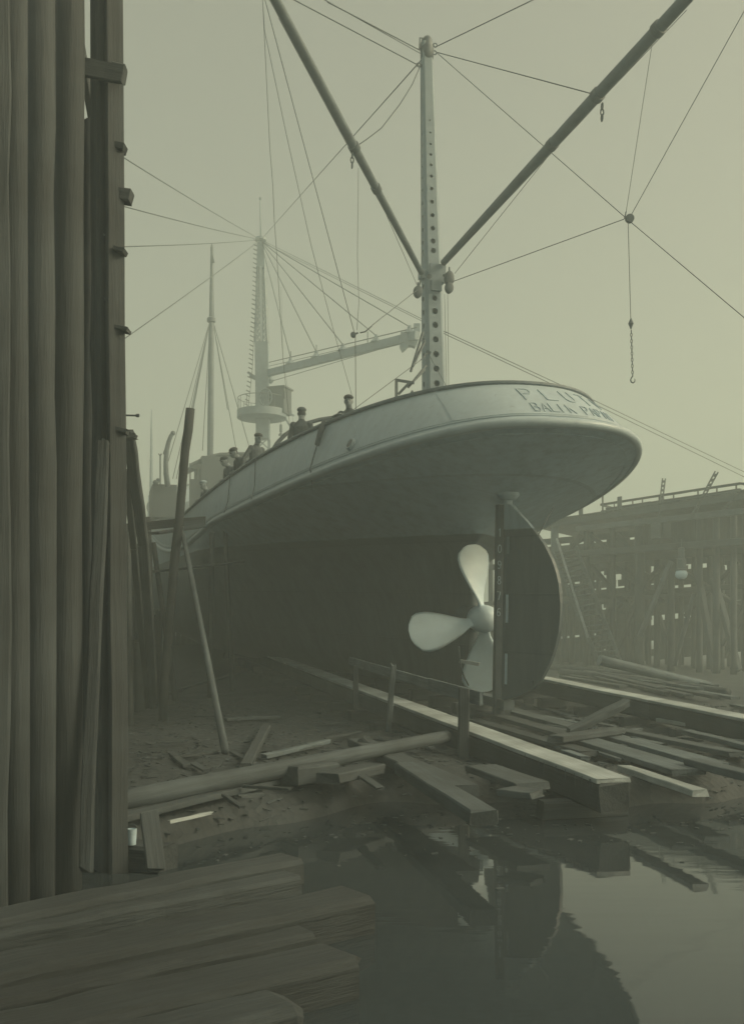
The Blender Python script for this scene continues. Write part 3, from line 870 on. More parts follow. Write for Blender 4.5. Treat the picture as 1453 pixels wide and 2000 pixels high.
c = mast_c(1.0)
b = MB(); b.lathe([(0.10, -0.42), (0.15, -0.36), (0.155, -0.12), (0.12, -0.04), (0.12, 0.06), (0.07, 0.13), (0.02, 0.15)], c + Vector((0.02, -.02, 0)), (0, 0, 1), 14); sbuild(b, 'masthead_cap', 'iron', mast, True, 40)
b = MB(); b.tube([c + Vector(p) for p in ((-.06, -.05, .07), (-.17, -.06, .06), (-.175, -.06, -.18), (-.06, -.05, -.2))], 0.018, 6)
b.bar(c + Vector((-.1, -.05, .07)), c + Vector((-.16, -.06, -.16)), .025); sbuild(b, 'masthead_bracket', 'iron', mast)
for dx, dz in ((0.2, -.05), (0.19, -.22), (-.19, -.55)):
    b = MB(); b.tube([c + Vector((dx + .045 * math.cos(t), -.06, dz + .045 * math.sin(t))) for t in [k * .7 for k in range(10)]], 0.014, 6); b.bar(c + Vector((dx * .4, -.05, dz)), c + Vector((dx * .85, -.06, dz)), .03); sbuild(b, 'shackle', 'iron', mast)
# boom-heel table
cb_ = mast_c(u_of_y(535)); wq = mast_w(u_of_y(535)) / 2
b = MB(); b.box(cb_ + Vector((.09, -.05, -.02)), (.19, 0, 0), (0, wq - .03, 0), (0, 0, .2)); b.box(cb_ + Vector((.05, -wq - .03, -.32)), (.12, 0, 0), (0, .05, 0), (0, 0, .12))
b.box(cb_ + Vector((-.24, -.05, -.05)), (.06, 0, 0), (0, .1, 0), (0, 0, .1)); sbuild(b, 'derrick_table', 'mast', mast)
b = MB(); b.tube([cb_ + Vector((-.11, -wq - .02, -.12)), cb_ + Vector((-.11, -wq + .06, -.12))], .055, 16); sbuild(b, 'pin_hole', 'iron', mast)
# derrick booms
def boom(foot, head, r0, rm, r1, over):
    foot, head = Vector(foot), Vector(head); d = head - foot; end = foot + d * over
    b = MB(); pts = [foot.lerp(end, k / 10) for k in range(11)]
    rs = [r0 + (rm - r0) * min(1, k / 6) if k <= 6 else rm + (r1 - rm) * (k - 6) / 4 for k in range(11)]
    b.tube(pts, rs, 16); return sbuild(b, 'derrick_boom', 'spar', None, True, 50), end
lb_foot, lb_head = S(823, 533, 23.3), S(562, 45, 18.0)
rb_foot, rb_head = S(866, 513, 23.3), S(1300, 40, 16.5)
lboom, lend = boom(lb_foot, lb_head, .065, .095, .09, 1.12)
rboom, rend = boom(rb_foot, rb_head, .075, .11, .10, 1.12)
lboom['label'] = 'slim derrick boom swung out over the port side'
rboom['label'] = 'derrick boom swung out over the starboard side'
def on_boom(foot, head, px):      # point of the boom seen at column px
    lo, hi = 0.0, 1.2
    for _ in range(40):
        m = (lo + hi) / 2; x = pix(foot.lerp(head, m) if m <= 1 else foot + (head - foot) * m)[0]
        if (x < px) == (pix(head)[0] > pix(foot)[0]): lo = m
        else: hi = m
    return foot + (head - foot) * lo
def band(par, p, axis, r):
    b = MB(); b.lathe([(r, -.07), (r + .02, -.06), (r + .02, .06), (r, .07)], p, axis, 16); sbuild(b, 'boom_band', 'iron', par, True, 40)
Lb = on_boom(lb_foot, lb_head, 692); Rb = on_boom(rb_foot, rb_head, 1166)
band(lboom, Lb, lb_head - lb_foot, .095); band(rboom, Rb, rb_head - rb_foot, .11)
band(lboom, on_boom(lb_foot, lb_head, 735), lb_head - lb_foot, .085); band(rboom, on_boom(rb_foot, rb_head, 1078), rb_head - rb_foot, .10)
band(rboom, on_boom(rb_foot, rb_head, 1285), rb_head - rb_foot, .11)
def chainlet(par, p, n=3):
    for k in range(n):
        b = MB(); c = p + Vector((0, 0, -.1 * k - .06)); ax = Vector((1, 0, 0)) if k % 2 else Vector((0, 1, 0))
        b.tube([c + ax * .03 * math.cos(t) + Vector((0, 0, .06 * math.sin(t))) for t in [j * 2 * math.pi / 10 for j in range(11)]], .014, 5, cap=False); sbuild(b, 'shackle_link', 'iron', par)
chainlet(lboom, Lb + Vector((-.04, 0, -.09))); chainlet(rboom, Rb + Vector((.1, 0, -.12)))
def pulley(p, w, h, th, par, axis=(1, 0, 0), name='pulley_block', coords='ship'):
    """wooden-shelled tackle block: two cheeks, sheave between, strap above"""
    b = MB(); p = Vector(p)
    for sg in (-1, 1):
        b.ball(p + Vector((0, sg * th * .32, 0)), w / 2, th * .2, h / 2, 12, 8)
    b.lathe([(w * .36, -th * .2), (w * .36, th * .2)], p, (0, 1, 0), 14)
    b.tube([p + Vector((0, 0, h * .4)), p + Vector((0, 0, h * .75))], .02, 6)
    return sbuild(b, name, 'iron', par, True, 40)
pulley(S(877, 544, 23.2), .22, .34, .14, mast); pulley(S(877, 562, 23.2), .19, .26, .13, mast)
pulley(S(816, 570, 23.2), .20, .28, .14, mast)
b = MB(); b.bar(S(866, 538, 23.3), S(877, 540, 23.2), .05); sbuild(b, 'block_eye', 'iron', mast)
b = MB(); b.bar(S(822, 546, 23.3), S(818, 560, 23.2), .03); sbuild(b, 'block_eye', 'iron', mast)

# deck gear just forward of the mast
gl = 22.6
b = MB()
for q in (((774, 788), (774, 741)), ((773, 742), (809, 748)), ((778, 770), (799, 748))): b.bar(S(*q[0], gl), S(*q[1], gl), .055)
sbuild(b, 'gallows_frame', 'iron')
for q in (((802, 726), (826, 648)), ((806, 716), (829, 667)), ((797, 757), (832, 714)), ((806, 746), (829, 722))):
    b = MB(); b.bar(S(*q[0], gl), S(*q[1], gl + .3), .04); sbuild(b, 'lever_bar', 'iron')
b = MB(); b.bar(S(833, 686, 23.0), S(841, 690, 23.0), .06); b.bar(S(836, 688, 23.0), S(822, 703, 22.9), .02); sbuild(b, 'fairlead', 'iron')
b = MB(); b.lathe([(.04, -.05), (.05, 0), (.02, .06)], S(805, 768, gl), (0, 0, 1), 8); sbuild(b, 'vent_cap', 'iron', None, True)
# towing arch over the after deck
b = MB(); b.tube([S(*p) for p in ((524, 905, 24.3), (531, 883, 24.3), (541, 866, 24.4), (556, 850, 24.5), (574, 838, 24.6), (598, 827, 24.7), (625, 819.5, 24.8), (655, 815, 24.9), (690, 812, 25.0), (725, 812, 25.1), (760, 818, 25.2))], .05, 10)
sbuild(b, 'towing_arch', 'iron', None, True)
# fender slung from the rail
i, v = find_bul(633, 845); q = bul(i, v) + bul_n(i, v) * .09
i2, v2 = find_bul(618, 920); q2 = bul(i2, v2) + bul_n(i2, v2) * .12
i3, v3 = find_bul(641, 829); q3 = bul(i3, .99) + bul_n(i3, .9) * .1
b = MB(); b.tube([q3, q3.lerp(q2, .15), q3.lerp(q2, .5), q3.lerp(q2, .52)], [.04, .07, .05, .01], 10); fnd = sbuild(b, 'rope_fender', 'cloth_dark', None, True)
b = MB(); b.tube([q3.lerp(q2, .5), q2, q2 + Vector((.1, .2, -.4))], .014, 6); sbuild(b, 'lanyard', 'wire', fnd)
# overboard lines and plate seams further forward
for (xa, ya, xb, yb) in ((507, 905, 502, 975), (455, 940, 448, 1000)):
    i, v = find_bul(xa, ya); j, w_ = find_bul(xb, yb)
    b = MB(); b.tube([bul(i, .98) + bul_n(i, .9) * .08, bul(j, .3) + bul_n(j, .3) * .05, bul(j, .02) + bul_n(j, .1) * .14], .012, 5); sbuild(b, 'hanging_line', 'wire')

# bridge deckhouse and foremast ---------------------------------------------------
HD = 60.0
def housebox(px0, px1, py_t, py_b, D, depth, name, mat='house', par=None):
    p, q = at(px0, py_b, D), at(px1, py_t, D)
    b = MB(); c = (p + q) / 2 + SU * depth / 2
    b.box(c, SR * abs(q.x - p.x) / 2, SU * depth / 2, Vector((0, 0, (q.z - p.z) / 2)))
    return b.build(name, mat, par if par else ship)
dh = MB()
# open-fronted wheelhouse: pillars, sill, roof
roofpts = [(368, 915, 58), (374, 904, 58), (404, 890, 58.4), (430, 884, 58.8), (520, 882, 60)]
for k in range(len(roofpts) - 1):
    a_, c_ = at(*roofpts[k]), at(*roofpts[k + 1])
    dh.add([a_, c_, c_ + SU * 4, a_ + SU * 4, a_ + Vector((0, 0, -.12)), c_ + Vector((0, 0, -.12)), c_ + SU * 4 + Vector((0, 0, -.12)), a_ + SU * 4 + Vector((0, 0, -.12))],
           [(0, 1, 2, 3), (4, 7, 6, 5), (0, 4, 5, 1), (3, 2, 6, 7), (0, 3, 7, 4), (1, 5, 6, 2)])
roof = dh.build('wheelhouse_roof', 'house', ship)
wh = housebox(395, 520, 893, 990, 58.6, 4, 'wheelhouse_wall')
housebox(371, 397, 936, 990, 58.3, .25, 'wheelhouse_sill'); housebox(371, 397, 905, 915, 58.3, .25, 'window_head')
for x in (372, 381, 387.5, 394): housebox(x - 1.2, x + 1.2, 912, 938, 58.25, .12, 'window_post')
housebox(404, 409, 905, 938, 58.5, .1, 'window', 'glass')
fm0, fm1 = at(411, 905, 62), at(414.5, 488, 62)
b = MB(); b.tube([fm0 + (fm1 - fm0) * (k / 6) for k in range(7)], [.19, .19, .18, .17, .15, .12, .09], 12); fmast = b.build('foremast', 'spar', ship, True, 40)
b = MB(); b.lathe([(.1, -.2), (.26, -.12), (.26, .1), (.1, .22)], at(413, 625, 62), (0, 0, 1), 12); b.build('hounds_band', 'iron', fmast, True, 40)
b = MB(); b.bar(at(414, 500, 61.9), at(417.5, 513, 61.9), .14); b.lathe([(.09, 0), (.1, .25), (.03, .5)], at(414.3, 492, 62), (0, 0, 1), 8); b.build('masthead_sheave', 'iron', fmast)
for (x, y, D) in ((328, 905, 57), (338, 935, 58), (345, 935, 59), (352, 935, 60), (366, 850, 62), (445, 800, 63), (462, 880, 65), (484, 862, 66), (492, 890, 67), (396, 880, 62)):
    p = at(411 if x < 400 else 416, 626, 62)
    wire([p, at(x, y, D)], .022, fmast, 'shroud')
wire([at(417, 520, 62), at(418, 620, 62)], .018, fmast, 'halyard')
# forecastle house, davit, ventilators seen beyond the staging
fh = housebox(299, 346, 946, 1010, 50, 3, 'forecastle_house')
b = MB(); b.tube([at(*p, 49.8) for p in ((328, 950), (325, 925), (324.5, 900), (326, 880), (329.5, 864), (334, 852), (338, 846))], [.14, .13, .12, .12, .11, .1, .09], 8); b.ball(at(338.5, 846, 49.8), .12); b.build('davit', 'iron', ship, True)
b = MB(); b.bar(at(313.5, 950, 50), at(313.5, 888, 50), .06); b.bar(at(310.5, 886, 50), at(313.5, 891, 50), .05); b.bar(at(316, 886, 50), at(313.5, 891, 50), .05); b.build('stanchion', 'iron', ship)
b = MB(); b.ball(at(305, 942, 49.7), .16, .14, .12); b.ball(at(309, 938, 49.7), .1); b.build('tarpaulin_bundle', 'cloth_dark', ship, True)
b = MB(); b.ball(at(323, 882, 49.8), .08); b.ball(at(323, 885, 49.8), .1); b.build('davit_cleat', 'iron', ship, True)

# rigging of the after mast ---------------------------------------------------------
H = at(831, 92, MD)
TOWER_D = 67.0
def W(pts, r=.011, sag=0.0, name='stay_wire'):
    P = [at(*p) for p in pts]
    if len(P) == 2: P = sagged(P[0], P[1], sag)
    return wire(P, r, ship, name)
W([(820, 98, MD), (640, 4, 20)], .013); W([(822, 105, MD), (628, -4, 20)], .009); W([(818, 128, MD), (560, -8, 20)], .012)
W([(850, 92, MD), (1085, -22, 20)], .012)
wire([at(852, 102, MD), SM @ Rb], .011, ship, 'topping_lift')
P = [at(820, 130, MD)] + [at(*p) for p in ((805, 165, 22.9), (780, 205, 22.3), (745, 250, 21.6), (715, 273, 21.0))] + [SM @ Lb]
wire(P, .012, ship, 'topping_lift')
W([(854, 104, MD), (1222, 426, 20), (1460, 627, 18)], .0085)
W([(822, 118, MD), (512, 466, TOWER_D)], .014)
W([(823, 132, MD), (822, 300, 23.4), (823, 542, 23.3)], .007, name='halyard')
W([(545, 36, 18), (683, 292, 20.9)], .006, name='boom_guy'); W([(738, 382, 21.8), (814, 556, 23.2)], .006, name='boom_guy')
wire([at(513, -5, 18), at(516, 56, 18.2), at(521, 160, 18.8), at(527, 285, 19.5), at(533, 360, 20), at(536, 430, 20.6), at(541, 500, 21), at(553, 700, 23), at(566, 830, 24)], .005, ship, 'signal_halyard')
wire([at(513, -5, 18), at(517, 60, 18.2), at(560, 265, 19), at(608, 480, 20.5), at(650, 640, 22), at(688, 775, 24)], .005, ship, 'signal_halyard')
W([(518, 0, 18), (692, 650, 21)], .007, name='cargo_runner')
W([(700, 328, 20.9), (699, 420, 20.9), (698, 500, 20.9), (701, 590, 20.9), (697, 645, 21)], .005, name='gantline')
W([(726, 636, 21), (815, 566, 23)], .007, name='cargo_runner'); W([(694, 656, 21), (695, 800, 21.5)], .008, name='cargo_runner')
W([(703, 650, 21), (713, 648, 21), (726, 637, 21)], .014, name='cargo_runner')
W([(868, 575, 23.2), (872, 760, 23.0)], .006, name='halyard'); W([(874, 575, 23.2), (876, 760, 23.0)], .006, name='halyard')
W([(836, 690, 23), (880, 770, 22.6)], .006); W([(822, 703, 22.9), (650, 830, 22.0)], .007)
W([(1340, 20, 16.3), (1082, 290, 19.7), (888, 534, 23.1)], .006, name='boom_guy')
W([(1218, 428, 19), (884, 550, 23.1)], .008, name='cargo_runner')
W([(1280, 40, 17), (1222, 415, 19)], .005, name='cargo_runner'); W([(1470, -10, 16), (1232, 420, 19)], .0065, name='cargo_runner')
for dy in (0, 5): W([(870, 648 + dy, 26), (1160, 782 + dy * 1.4, 30), (1470, 930 + dy * 2, 36)], .009, name='signal_halyard')

# pulley block, weight and hook hanging from the starboard derrick
cbk = at(1229, 427, 19)
t = empty('cargo_block', cbk, 'round cargo block hanging in the sky below the right-hand derrick boom', 'pulley')
b = MB()
for sg in (-1, 1): b.lathe([(.03, -.012), (.075, -.01), (.08, .0), (.06, .012)], cbk + Vector((.0, sg * .035, 0)), (0, 1, 0), 18)
b.build('cheek', 'iron', t, True, 40)
b = MB(); b.lathe([(.07, -.025), (.055, 0), (.07, .025)], cbk, (0, 1, 0), 18); b.build('sheave', 'iron', t, True, 40)
b = MB(); b.bar(cbk + Vector((-.05, 0, .02)), cbk + Vector((-.1, 0, .02)), .04); b.tube([cbk + Vector((-.09, 0, .02)), cbk + Vector((-.075, 0, .09)), cbk + Vector((-.065, 0, .13))], .012, 6); b.build('shackle', 'iron', t)
wt = at(1231.5, 632, 19)
t = empty('cargo_hook', at(1235, 750, 19), 'cargo hook on a chain under a diamond-shaped weight in the sky', 'hook')
b = MB(); b.tube([at(1226, 434, 19), at(1231, 621, 19)], .007, 5); b.build('runner', 'wire', t)
b = MB(); b.lathe([(.008, -.105), (.05, 0), (.008, .105)], wt, (0, 0, 1), 12); b.build('weight', 'iron', t)
c0, c1 = at(1232, 645, 19), at(1234.7, 730, 19)
for k in range(14):
    c = c0.lerp(c1, (k + .5) / 14); ax = Vector((1, 0, 0)) if k % 2 else Vector((0, 1, 0)); b = MB()
    b.tube([c + ax * .018 * math.cos(a) + Vector((0, 0, .036 * math.sin(a))) for a in [j * 2 * math.pi / 8 for j in range(9)]], .007, 5, cap=False); b.build('chain_link', 'iron', t)
b = MB(); hk = at(1235, 742, 19)
b.tube([hk + Vector(p) for p in ((0, 0, .12), (0, 0, .07), (-.02, 0, .045), (-.04, 0, .0), (-.025, 0, -.04), (.005, 0, -.055), (.035, 0, -.035), (.042, 0, .0), (.03, 0, .025))], [.011, .012, .012, .013, .014, .014, .012, .009, .004], 8); b.build('hook', 'iron', t, True)
# small block over the after deck
cb2 = at(690, 654, 21)
t = empty('tackle_block', cb2, 'small tackle block hanging above the man in a cap', 'pulley')
b = MB(); b.lathe([(.03, -.05), (.055, -.04), (.055, .04), (.03, .05)], cb2, (0, 1, 0), 14); b.build('cheek', 'iron', t, True, 40)
b = MB(); b.bar(cb2 + Vector((.04, 0, .02)), cb2 + Vector((.1, 0, .04)), .03); b.build('shackle', 'iron', t)

# ------------------------------------------------------------------ tower crane beyond the ship
TD = TOWER_D
tb = at(515, 1290, TD); tb.z = ground_h(tb.x, tb.y)
tw = empty('tower_crane', tb, 'pale tower crane with round platform, cabin and jib beyond the ship', 'crane')
def tx(py): return 509.5 + (py - 465) * (514.5 - 509.5) / 425.0     # column centre line
def twid(py): return (13 + (min(py, 670) - 480) * 12.5 / 190.0) / F * TD if py > 480 else 13 / F * TD
def tc_(py): return at(tx(py), py, TD)
def colpart(y0, y1, name, mat='greypaint'):
    b = MB(); vs = []
    for y in (y0, y1):
        c = tc_(y); w = twid(y) / 2
        vs += [c + Vector((sx * w, sy * w, 0)) for sx, sy in ((-1, -1), (1, -1), (1, 1), (-1, 1))]
    b.add(vs, [(0, 1, 2, 3), (7, 6, 5, 4), (0, 4, 5, 1), (1, 5, 6, 2), (2, 6, 7, 3), (3, 7, 4, 0)]); return b.build(name, mat, tw)
colpart(474, 524, 'top_plate'); colpart(670, 858, 'column')
for sx in (-1, 1):
    for sy in (-1, 1):
        for (ya, yb) in ((522, 672), (856, 1290)):
            pts = [tc_(y) + Vector((sx * (twid(y) / 2 - .04), sy * (twid(y) / 2 - .04), 0)) for y in (ya, yb)]
            if ya > 800: pts[1].z = tb.z
            b = MB(); b.bar(pts[0], pts[1], .10); b.build('corner_leg', 'greypaint', tw)
ys = list(np.linspace(526, 668, 13))
for sy in (-1, 1):
    for ya, yb in zip(ys, ys[1:]):
        for sx in (-1, 0):
            wa, wb = twid(ya) / 2 - .04, twid(yb) / 2 - .04
            for flip in (0, 1):
                xa, xb = ((-1, -.12), (.12, 1))[sx + 1][::-1 if flip else 1]
                b = MB(); b.bar(tc_(ya) + Vector((xa * wa, sy * wa, 0)), tc_(yb) + Vector((xb * wb, sy * wb, 0)), .045); b.build('lattice_bar', 'greypaint', tw)
    b = MB(); b.bar(tc_(522) + Vector((0, sy * twid(522) / 2, 0)), tc_(670) + Vector((0, sy * twid(670) / 2, 0)), .16, .06); b.build('middle_strip', 'greypaint', tw)
ys = list(np.linspace(858, 1020, 9))
for ya, yb in zip(ys, ys[1:]):
    for xa, xb in ((-1, 1), (1, -1)):
        w = twid(ya) / 2 - .04; b = MB(); b.bar(tc_(ya) + Vector((xa * w, -w, 0)), tc_(yb) + Vector((xb * w, -w, 0)), .07); b.build('lattice_bar', 'greypaint', tw)
b = MB(); b.lathe([(.12, 0), (.36, .05), (.36, .22), (.15, .3)], tc_(471), (0, 0, 1), 14); b.build('head_cap', 'greypaint', tw, True, 40)
b = MB(); b.tube([tc_(466), tc_(388)], .04, 6); b.ball(tc_(388), .09, .09, .14, 8, 6); b.build('finial_pole', 'greypaint', tw, True)
# platform
pc = at(512, 808, TD); PR = 48.5 / F * TD
b = MB(); b.lathe([(.3, -.35), (PR * .98, -.28), (PR, -.25), (PR, .22), (PR - .08, .24), (.3, .24)], pc + Vector((0, 0, -.05)), (0, 0, 1), 40); pf = b.build('platform', 'greypaint', tw, True, 40)
rz = pc.z + 1.0
b = MB(); b.tube([pc + Vector((PR * .96 * math.cos(a), PR * .96 * math.sin(a), 1.0)) for a in [rad(100 + 8 * k) for k in range(33)]], .025, 6); b.build('handrail', 'iron', tw, True)
for k in range(12):
    a = rad(100 + 23 * k); b = MB(); p = pc + Vector((PR * .96 * math.cos(a), PR * .96 * math.sin(a), .15)); b.bar(p, p + Vector((0, 0, .86)), .03); b.build('stanchion', 'iron', tw)
# cabin
cq = at(544, 787, TD - .35)
b = MB(); b.box(cq + Vector((.1, .2, .1)), (.5, -.18, 0), (.2, .55, 0), (0, 0, .82)); cab = b.build('cabin', 'house', tw)
b = MB(); b.box(cq + Vector((.1, .2, .96)), (.6, -.2, 0), (.24, .65, 0), (0, 0, .05)); b.build('cabin_roof', 'house', cab)
b = MB(); b.box(cq + Vector((.32, -.46, .42)), (.13, -.047, 0), (.01, .03, 0), (0, 0, .27)); b.build('window', 'glass', cab)
for (a, c) in (((558, 806), (575, 812)), ((556, 815), (570, 838))):
    b = MB(); b.bar(at(*a, TD), at(*c, TD), .11); b.build('bracket', 'greypaint', tw)
# hand wheel
wc = at(519, 776, TD - .6); RW = 13.5 / F * TD
b = MB(); b.tube([wc + Vector((RW * math.cos(a) * .9, -.1 * math.cos(a), RW * math.sin(a) * 1.2)) for a in [k * 2 * math.pi / 24 for k in range(25)]], .05, 6, cap=False); hw = b.build('gear_wheel', 'greypaint', tw, True)
for k in range(6):
    a = k * math.pi / 3; b = MB(); b.bar(wc, wc + Vector((RW * .9 * math.cos(a), -.1 * math.cos(a), RW * 1.2 * math.sin(a))), .05); b.build('spoke', 'greypaint', hw)
b = MB(); b.bar(at(489, 733, TD), at(502, 740, TD), .25); b.bar(at(484, 727, TD), at(492, 733, TD), .12); b.build('counter_arm', 'greypaint', tw)
b = MB(); b.lathe([(.2, -.15), (.26, 0), (.2, .15)], at(528, 742, TD), (0, 1, 0), 12); b.build('sheave', 'greypaint', tw, True)
# ladder of separate rungs on the left
def rung_x(py): return 500 - (py - 465) * .0185 - max(0, py - 560) * .033 - max(0, py - 720) * .05
r = 470.0
while r < 806:
    x = rung_x(r); b = MB(); b.bar(at(x - 4.5, r - 2, TD - .3), at(x + 3, r + 2, TD - .2), .055); b.build('rung', 'iron', tw); r += 8.9
b = MB(); b.tube([at(rung_x(y) + 3, y + 2, TD - .2) for y in (468, 560, 720, 806)], .018, 5); b.build('ladder_rope', 'wire', tw)
# jib
j0, j1 = at(520, 730, TD), at(815, 655, TD - 14)
jd = (j1 - j0)
b = MB()
for k in range(1): b.bar(j0, j1, .3, .42)
jib = b.build('jib', 'greypaint', tw)
def on_j(px):
    t_ = (px - 520) / (815 - 520); lo, hi = 0, 1
    for _ in range(30):
        m = (lo + hi) / 2; p = j0 + jd * m
        if CX + F * p.x / p.y < px: lo = m
        else: hi = m
    return j0 + jd * lo
for px in (568, 618, 670, 735, 800):
    p = on_j(px) + Vector((0, 0, .2)); b = MB(); b.lathe([(.35, 0), (.12, .25), (.1, .4)], p, (0, 0, 1), 8); b.build('stay_lug', 'greypaint', jib)
    wire([tc_(470), p + Vector((0, 0, .35))], .03, tw, 'jib_stay', 'iron')
for px, dy in ((568, 26), (618, 24), (718, 22)):
    p = on_j(px); b = MB(); b.bar(p + Vector((0, 0, .3)), p + Vector((.0, 0, .3 + dy / F * 55)), .05); b.build('stanchion', 'iron', jib)
b = MB(); b.tube([j0 + Vector((.2, 0, .75)), j1 + Vector((0, 0, .42))], .03, 5); b.tube([j0 + Vector((.2, 0, .5)), j1 + Vector((0, 0, .2))], .02, 5); b.build('hand_line', 'iron', jib)
b = MB(); b.tube([j0 + Vector((.3, 0, -.5)), j1 + Vector((-.7, 0, -.35))], .02, 5); b.build('hoist_rope', 'wire', jib)
e = at(799, 660, TD - 13.3)
b = MB(); vs = []
for (x, z) in ((-.45, .25), (.45, .3), (.5, .0), (.42, -.35), (.3, -.5), (.12, -.44), (-.05, -.44), (-.22, -.62), (-.36, -.72), (-.48, -.5), (-.5, -.1)): vs.append((x, z))
b.add([e + Vector((x, -.25, z)) for x, z in vs] + [e + Vector((x, .25, z)) for x, z in vs], [tuple(range(11)), tuple(range(11, 22))[::-1]] + [(k, k + 11, (k + 1) % 11 + 11, (k + 1) % 11) for k in range(11)])
b.build('jib_head_crab', 'greypaint', jib)
b = MB(); b.box(e + Vector((.4, 0, .5)), (.16, 0, 0), (0, .16, 0), (0, 0, .22)); b.build('sheave_case', 'greypaint', jib)
for (x, y, D) in ((236, 304, 30), (238, 402, 30), (240, 482, 32), (240, 664, 34)): wire(sagged(tc_(468), at(x, y, D), .06), .018, tw, 'guy_wire', 'wire')
for dy in (0, 4): wire([tc_(468 + dy), at(822, 622 + dy, 45), at(872, 650 + dy, 42)], .014, tw, 'guy_wire', 'wire')
b = MB(); b.tube([at(549, 560, TD - 1), at(553, 700, TD - 2), at(566, 780, TD - 2), at(574, 830, TD - 2)], .01, 5); b.build('signal_line', 'wire', tw)
lp = at(549, 840, TD - 1); b = MB(); b.lathe([(.08, .35), (.1, 0), (.1, -.1), (.05, -.14), (.16, -.3), (.17, -.36)], lp, (0, 0, 1), 10); b.tube([lp + Vector((0, 0, .3)), at(549, 820, TD - 1)], .015, 5); b.build('hanging_lantern', 'iron', tw, True, 40)
# distant masts
b = MB(); p0, p1 = at(296, 990, 85), at(296.6, 800, 85)
b.tube([p0.lerp(p1, k / 4) for k in range(5)], [.17, .15, .12, .09, .04], 8); p0z = Vector((p0.x, p0.y, ground_h(p0.x, p0.y))); b.tube([p0z, p0], .18, 8)
o = b.build('flag_mast', 'greypaint', None, True); tag(o, 'thin pale pole mast far behind, just right of the tall posts', 'mast')
b = MB(); b.bar(at(293, 899, 84.8), at(299, 900, 84.8), .1); b.bar(at(291, 968, 84.8), at(298, 968, 84.8), .08); b.bar(at(291, 968, 84.8), at(291, 985, 84.8), .08); b.build('crosstree', 'greypaint', o)

# ------------------------------------------------------------------ staging on the left: tall uprights
def foot(px, py, h=.3): return on_ground(px, py, h)
def upright(name, pts, r, mat='post', seed=0, n=14, knots=.05): return log(name, pts, r, mat, None, n, knots, seed)
# two heavy uprights and the one behind
pA = [at(127, 1820, 8.2), at(129, 1300, 8.4), at(131, 1000, 8.5), at(134, 700, 8.6), at(136, 400, 8.7), at(138, 100, 8.8), at(139, -120, 8.9)]
o = upright('staging_post', pA, [.135, .13, .128, .125, .122, .118, .115], seed=1)
tag(o, 'thick round upright post, second from the left in the tall staging', 'post', None)
pC = [(at(209, 1500, 9.0), at(207, -110, 9.4))]
o = timber('staging_post', at(212, 1780, 8.95), at(206, -110, 9.4), .225, .24, 'post', None, rad(12), .01, 14); tag(o, 'broad squared upright post at the right edge of the tall staging', 'post')
# facing planks bolted to the right edge of that post
for k, yb in enumerate((70, 210, 345, 460, 585, 720, 860, 1010, 1180)):
    b = MB(); b.lathe([(.016, -.03), (.016, .012), (.009, .018)], at(203 + (k % 3) * 5, yb, 8.93 + (1180 - yb) * .0003), (0, -1, 0), 8); b.build('bolt_head', 'iron', o)
o2 = timber('face_plank', at(233, 1780, 8.80), at(222, -110, 9.26), .06, .16, 'post', o, rad(-70), .006, 10)
for (x0, x1, y0, y1, dd, nm) in ((228, 243, 128, 160, 9.2, 'cleat'), (232, 245, 283, 297, 9.2, 'cleat'), (232, 257, 371, 396, 9.2, 'cleat'), (234, 245, 487, 496, 9.1, 'cleat'), (236, 252, 640, 648, 9.1, 'cleat'), (236, 250, 838, 847, 9.05, 'cleat')):
    timber(nm, at(x0 - 8, (y0 + y1) / 2 - 3, dd), at(x1, (y0 + y1) / 2 + 2, dd), .14, (y1 - y0) / F * dd, 'post', o, 0, .003, 2, ragged=.008)
b = MB(); b.tube([at(240, 811, 9.1), at(268, 811.5, 9.1)], .008, 6); b.lathe([(.006, -.02), (.016, 0), (.016, .02)], at(268, 811.5, 9.1), (1, 0, 0), 8); b.build('iron_rod', 'iron', o)
pZ = [at(77, 1860, 7.8), at(79, 1300, 8.0), at(80, 900, 8.1), at(79, 770, 8.1), at(81, 600, 8.2), at(79, 380, 8.3), at(80, 250, 8.3), at(79, -130, 8.5)]
o = upright('staging_post', pZ, [.125, .12, .118, .108, .116, .108, .115, .112], seed=4, knots=.08); tag(o, 'leftmost dark upright post of the tall staging', 'post')
o = log('staging_post', [at(170, 1740, 9.3), at(173, 900, 9.5), at(176, 500, 9.6), at(178, 360, 9.65), at(180, 238, 9.7)], [.09, .088, .085, .08, .075], 'post', None, 10, .05, 61); tag(o, 'narrow upright squeezed between the round post and the squared post', 'post')
o = timber('staging_post', at(106, 1740, 9.5), at(108, -100, 10.2), .19, .16, 'post', None, rad(5), .01, 10); tag(o, 'flat upright plank behind the two leftmost posts', 'post')
o = timber('diagonal_brace', at(144, 10, 10.1), at(217, 430, 10.0), .08, .08, 'post', None, 0, .006, 4); tag(o, 'diagonal brace crossing the sky gap high between the tall posts', 'timber')
pY = [at(30, 1900, 7.5), at(31, 1300, 7.6), at(29, 700, 7.7), at(31, 300, 7.8), at(30, -140, 8.0)]
o = upright('staging_post', pY, [.10, .1, .098, .096, .094], seed=15, knots=.08); tag(o, 'dark upright post close to the left edge of the picture', 'post')
o = timber('staging_post', at(-2, 1950, 7.2), at(0, -150, 7.6), .13, .15, 'post', None, rad(10), .012, 12); tag(o, 'squared upright post cut by the left edge of the picture', 'post')
o = timber('cross_board', at(95, 118, 9.0), at(243, 146, 9.05), .05, .16, 'post', None, 0, .006, 4); tag(o, 'short cross board nailed high across the tall posts', 'board')
o = timber('staging_post', at(168, 1700, 8.0), at(203, 860, 8.9), .10, .10, 'baulk', None, 0, .01, 8); tag(o, 'slender leaning timber in front of the squared post', 'timber')
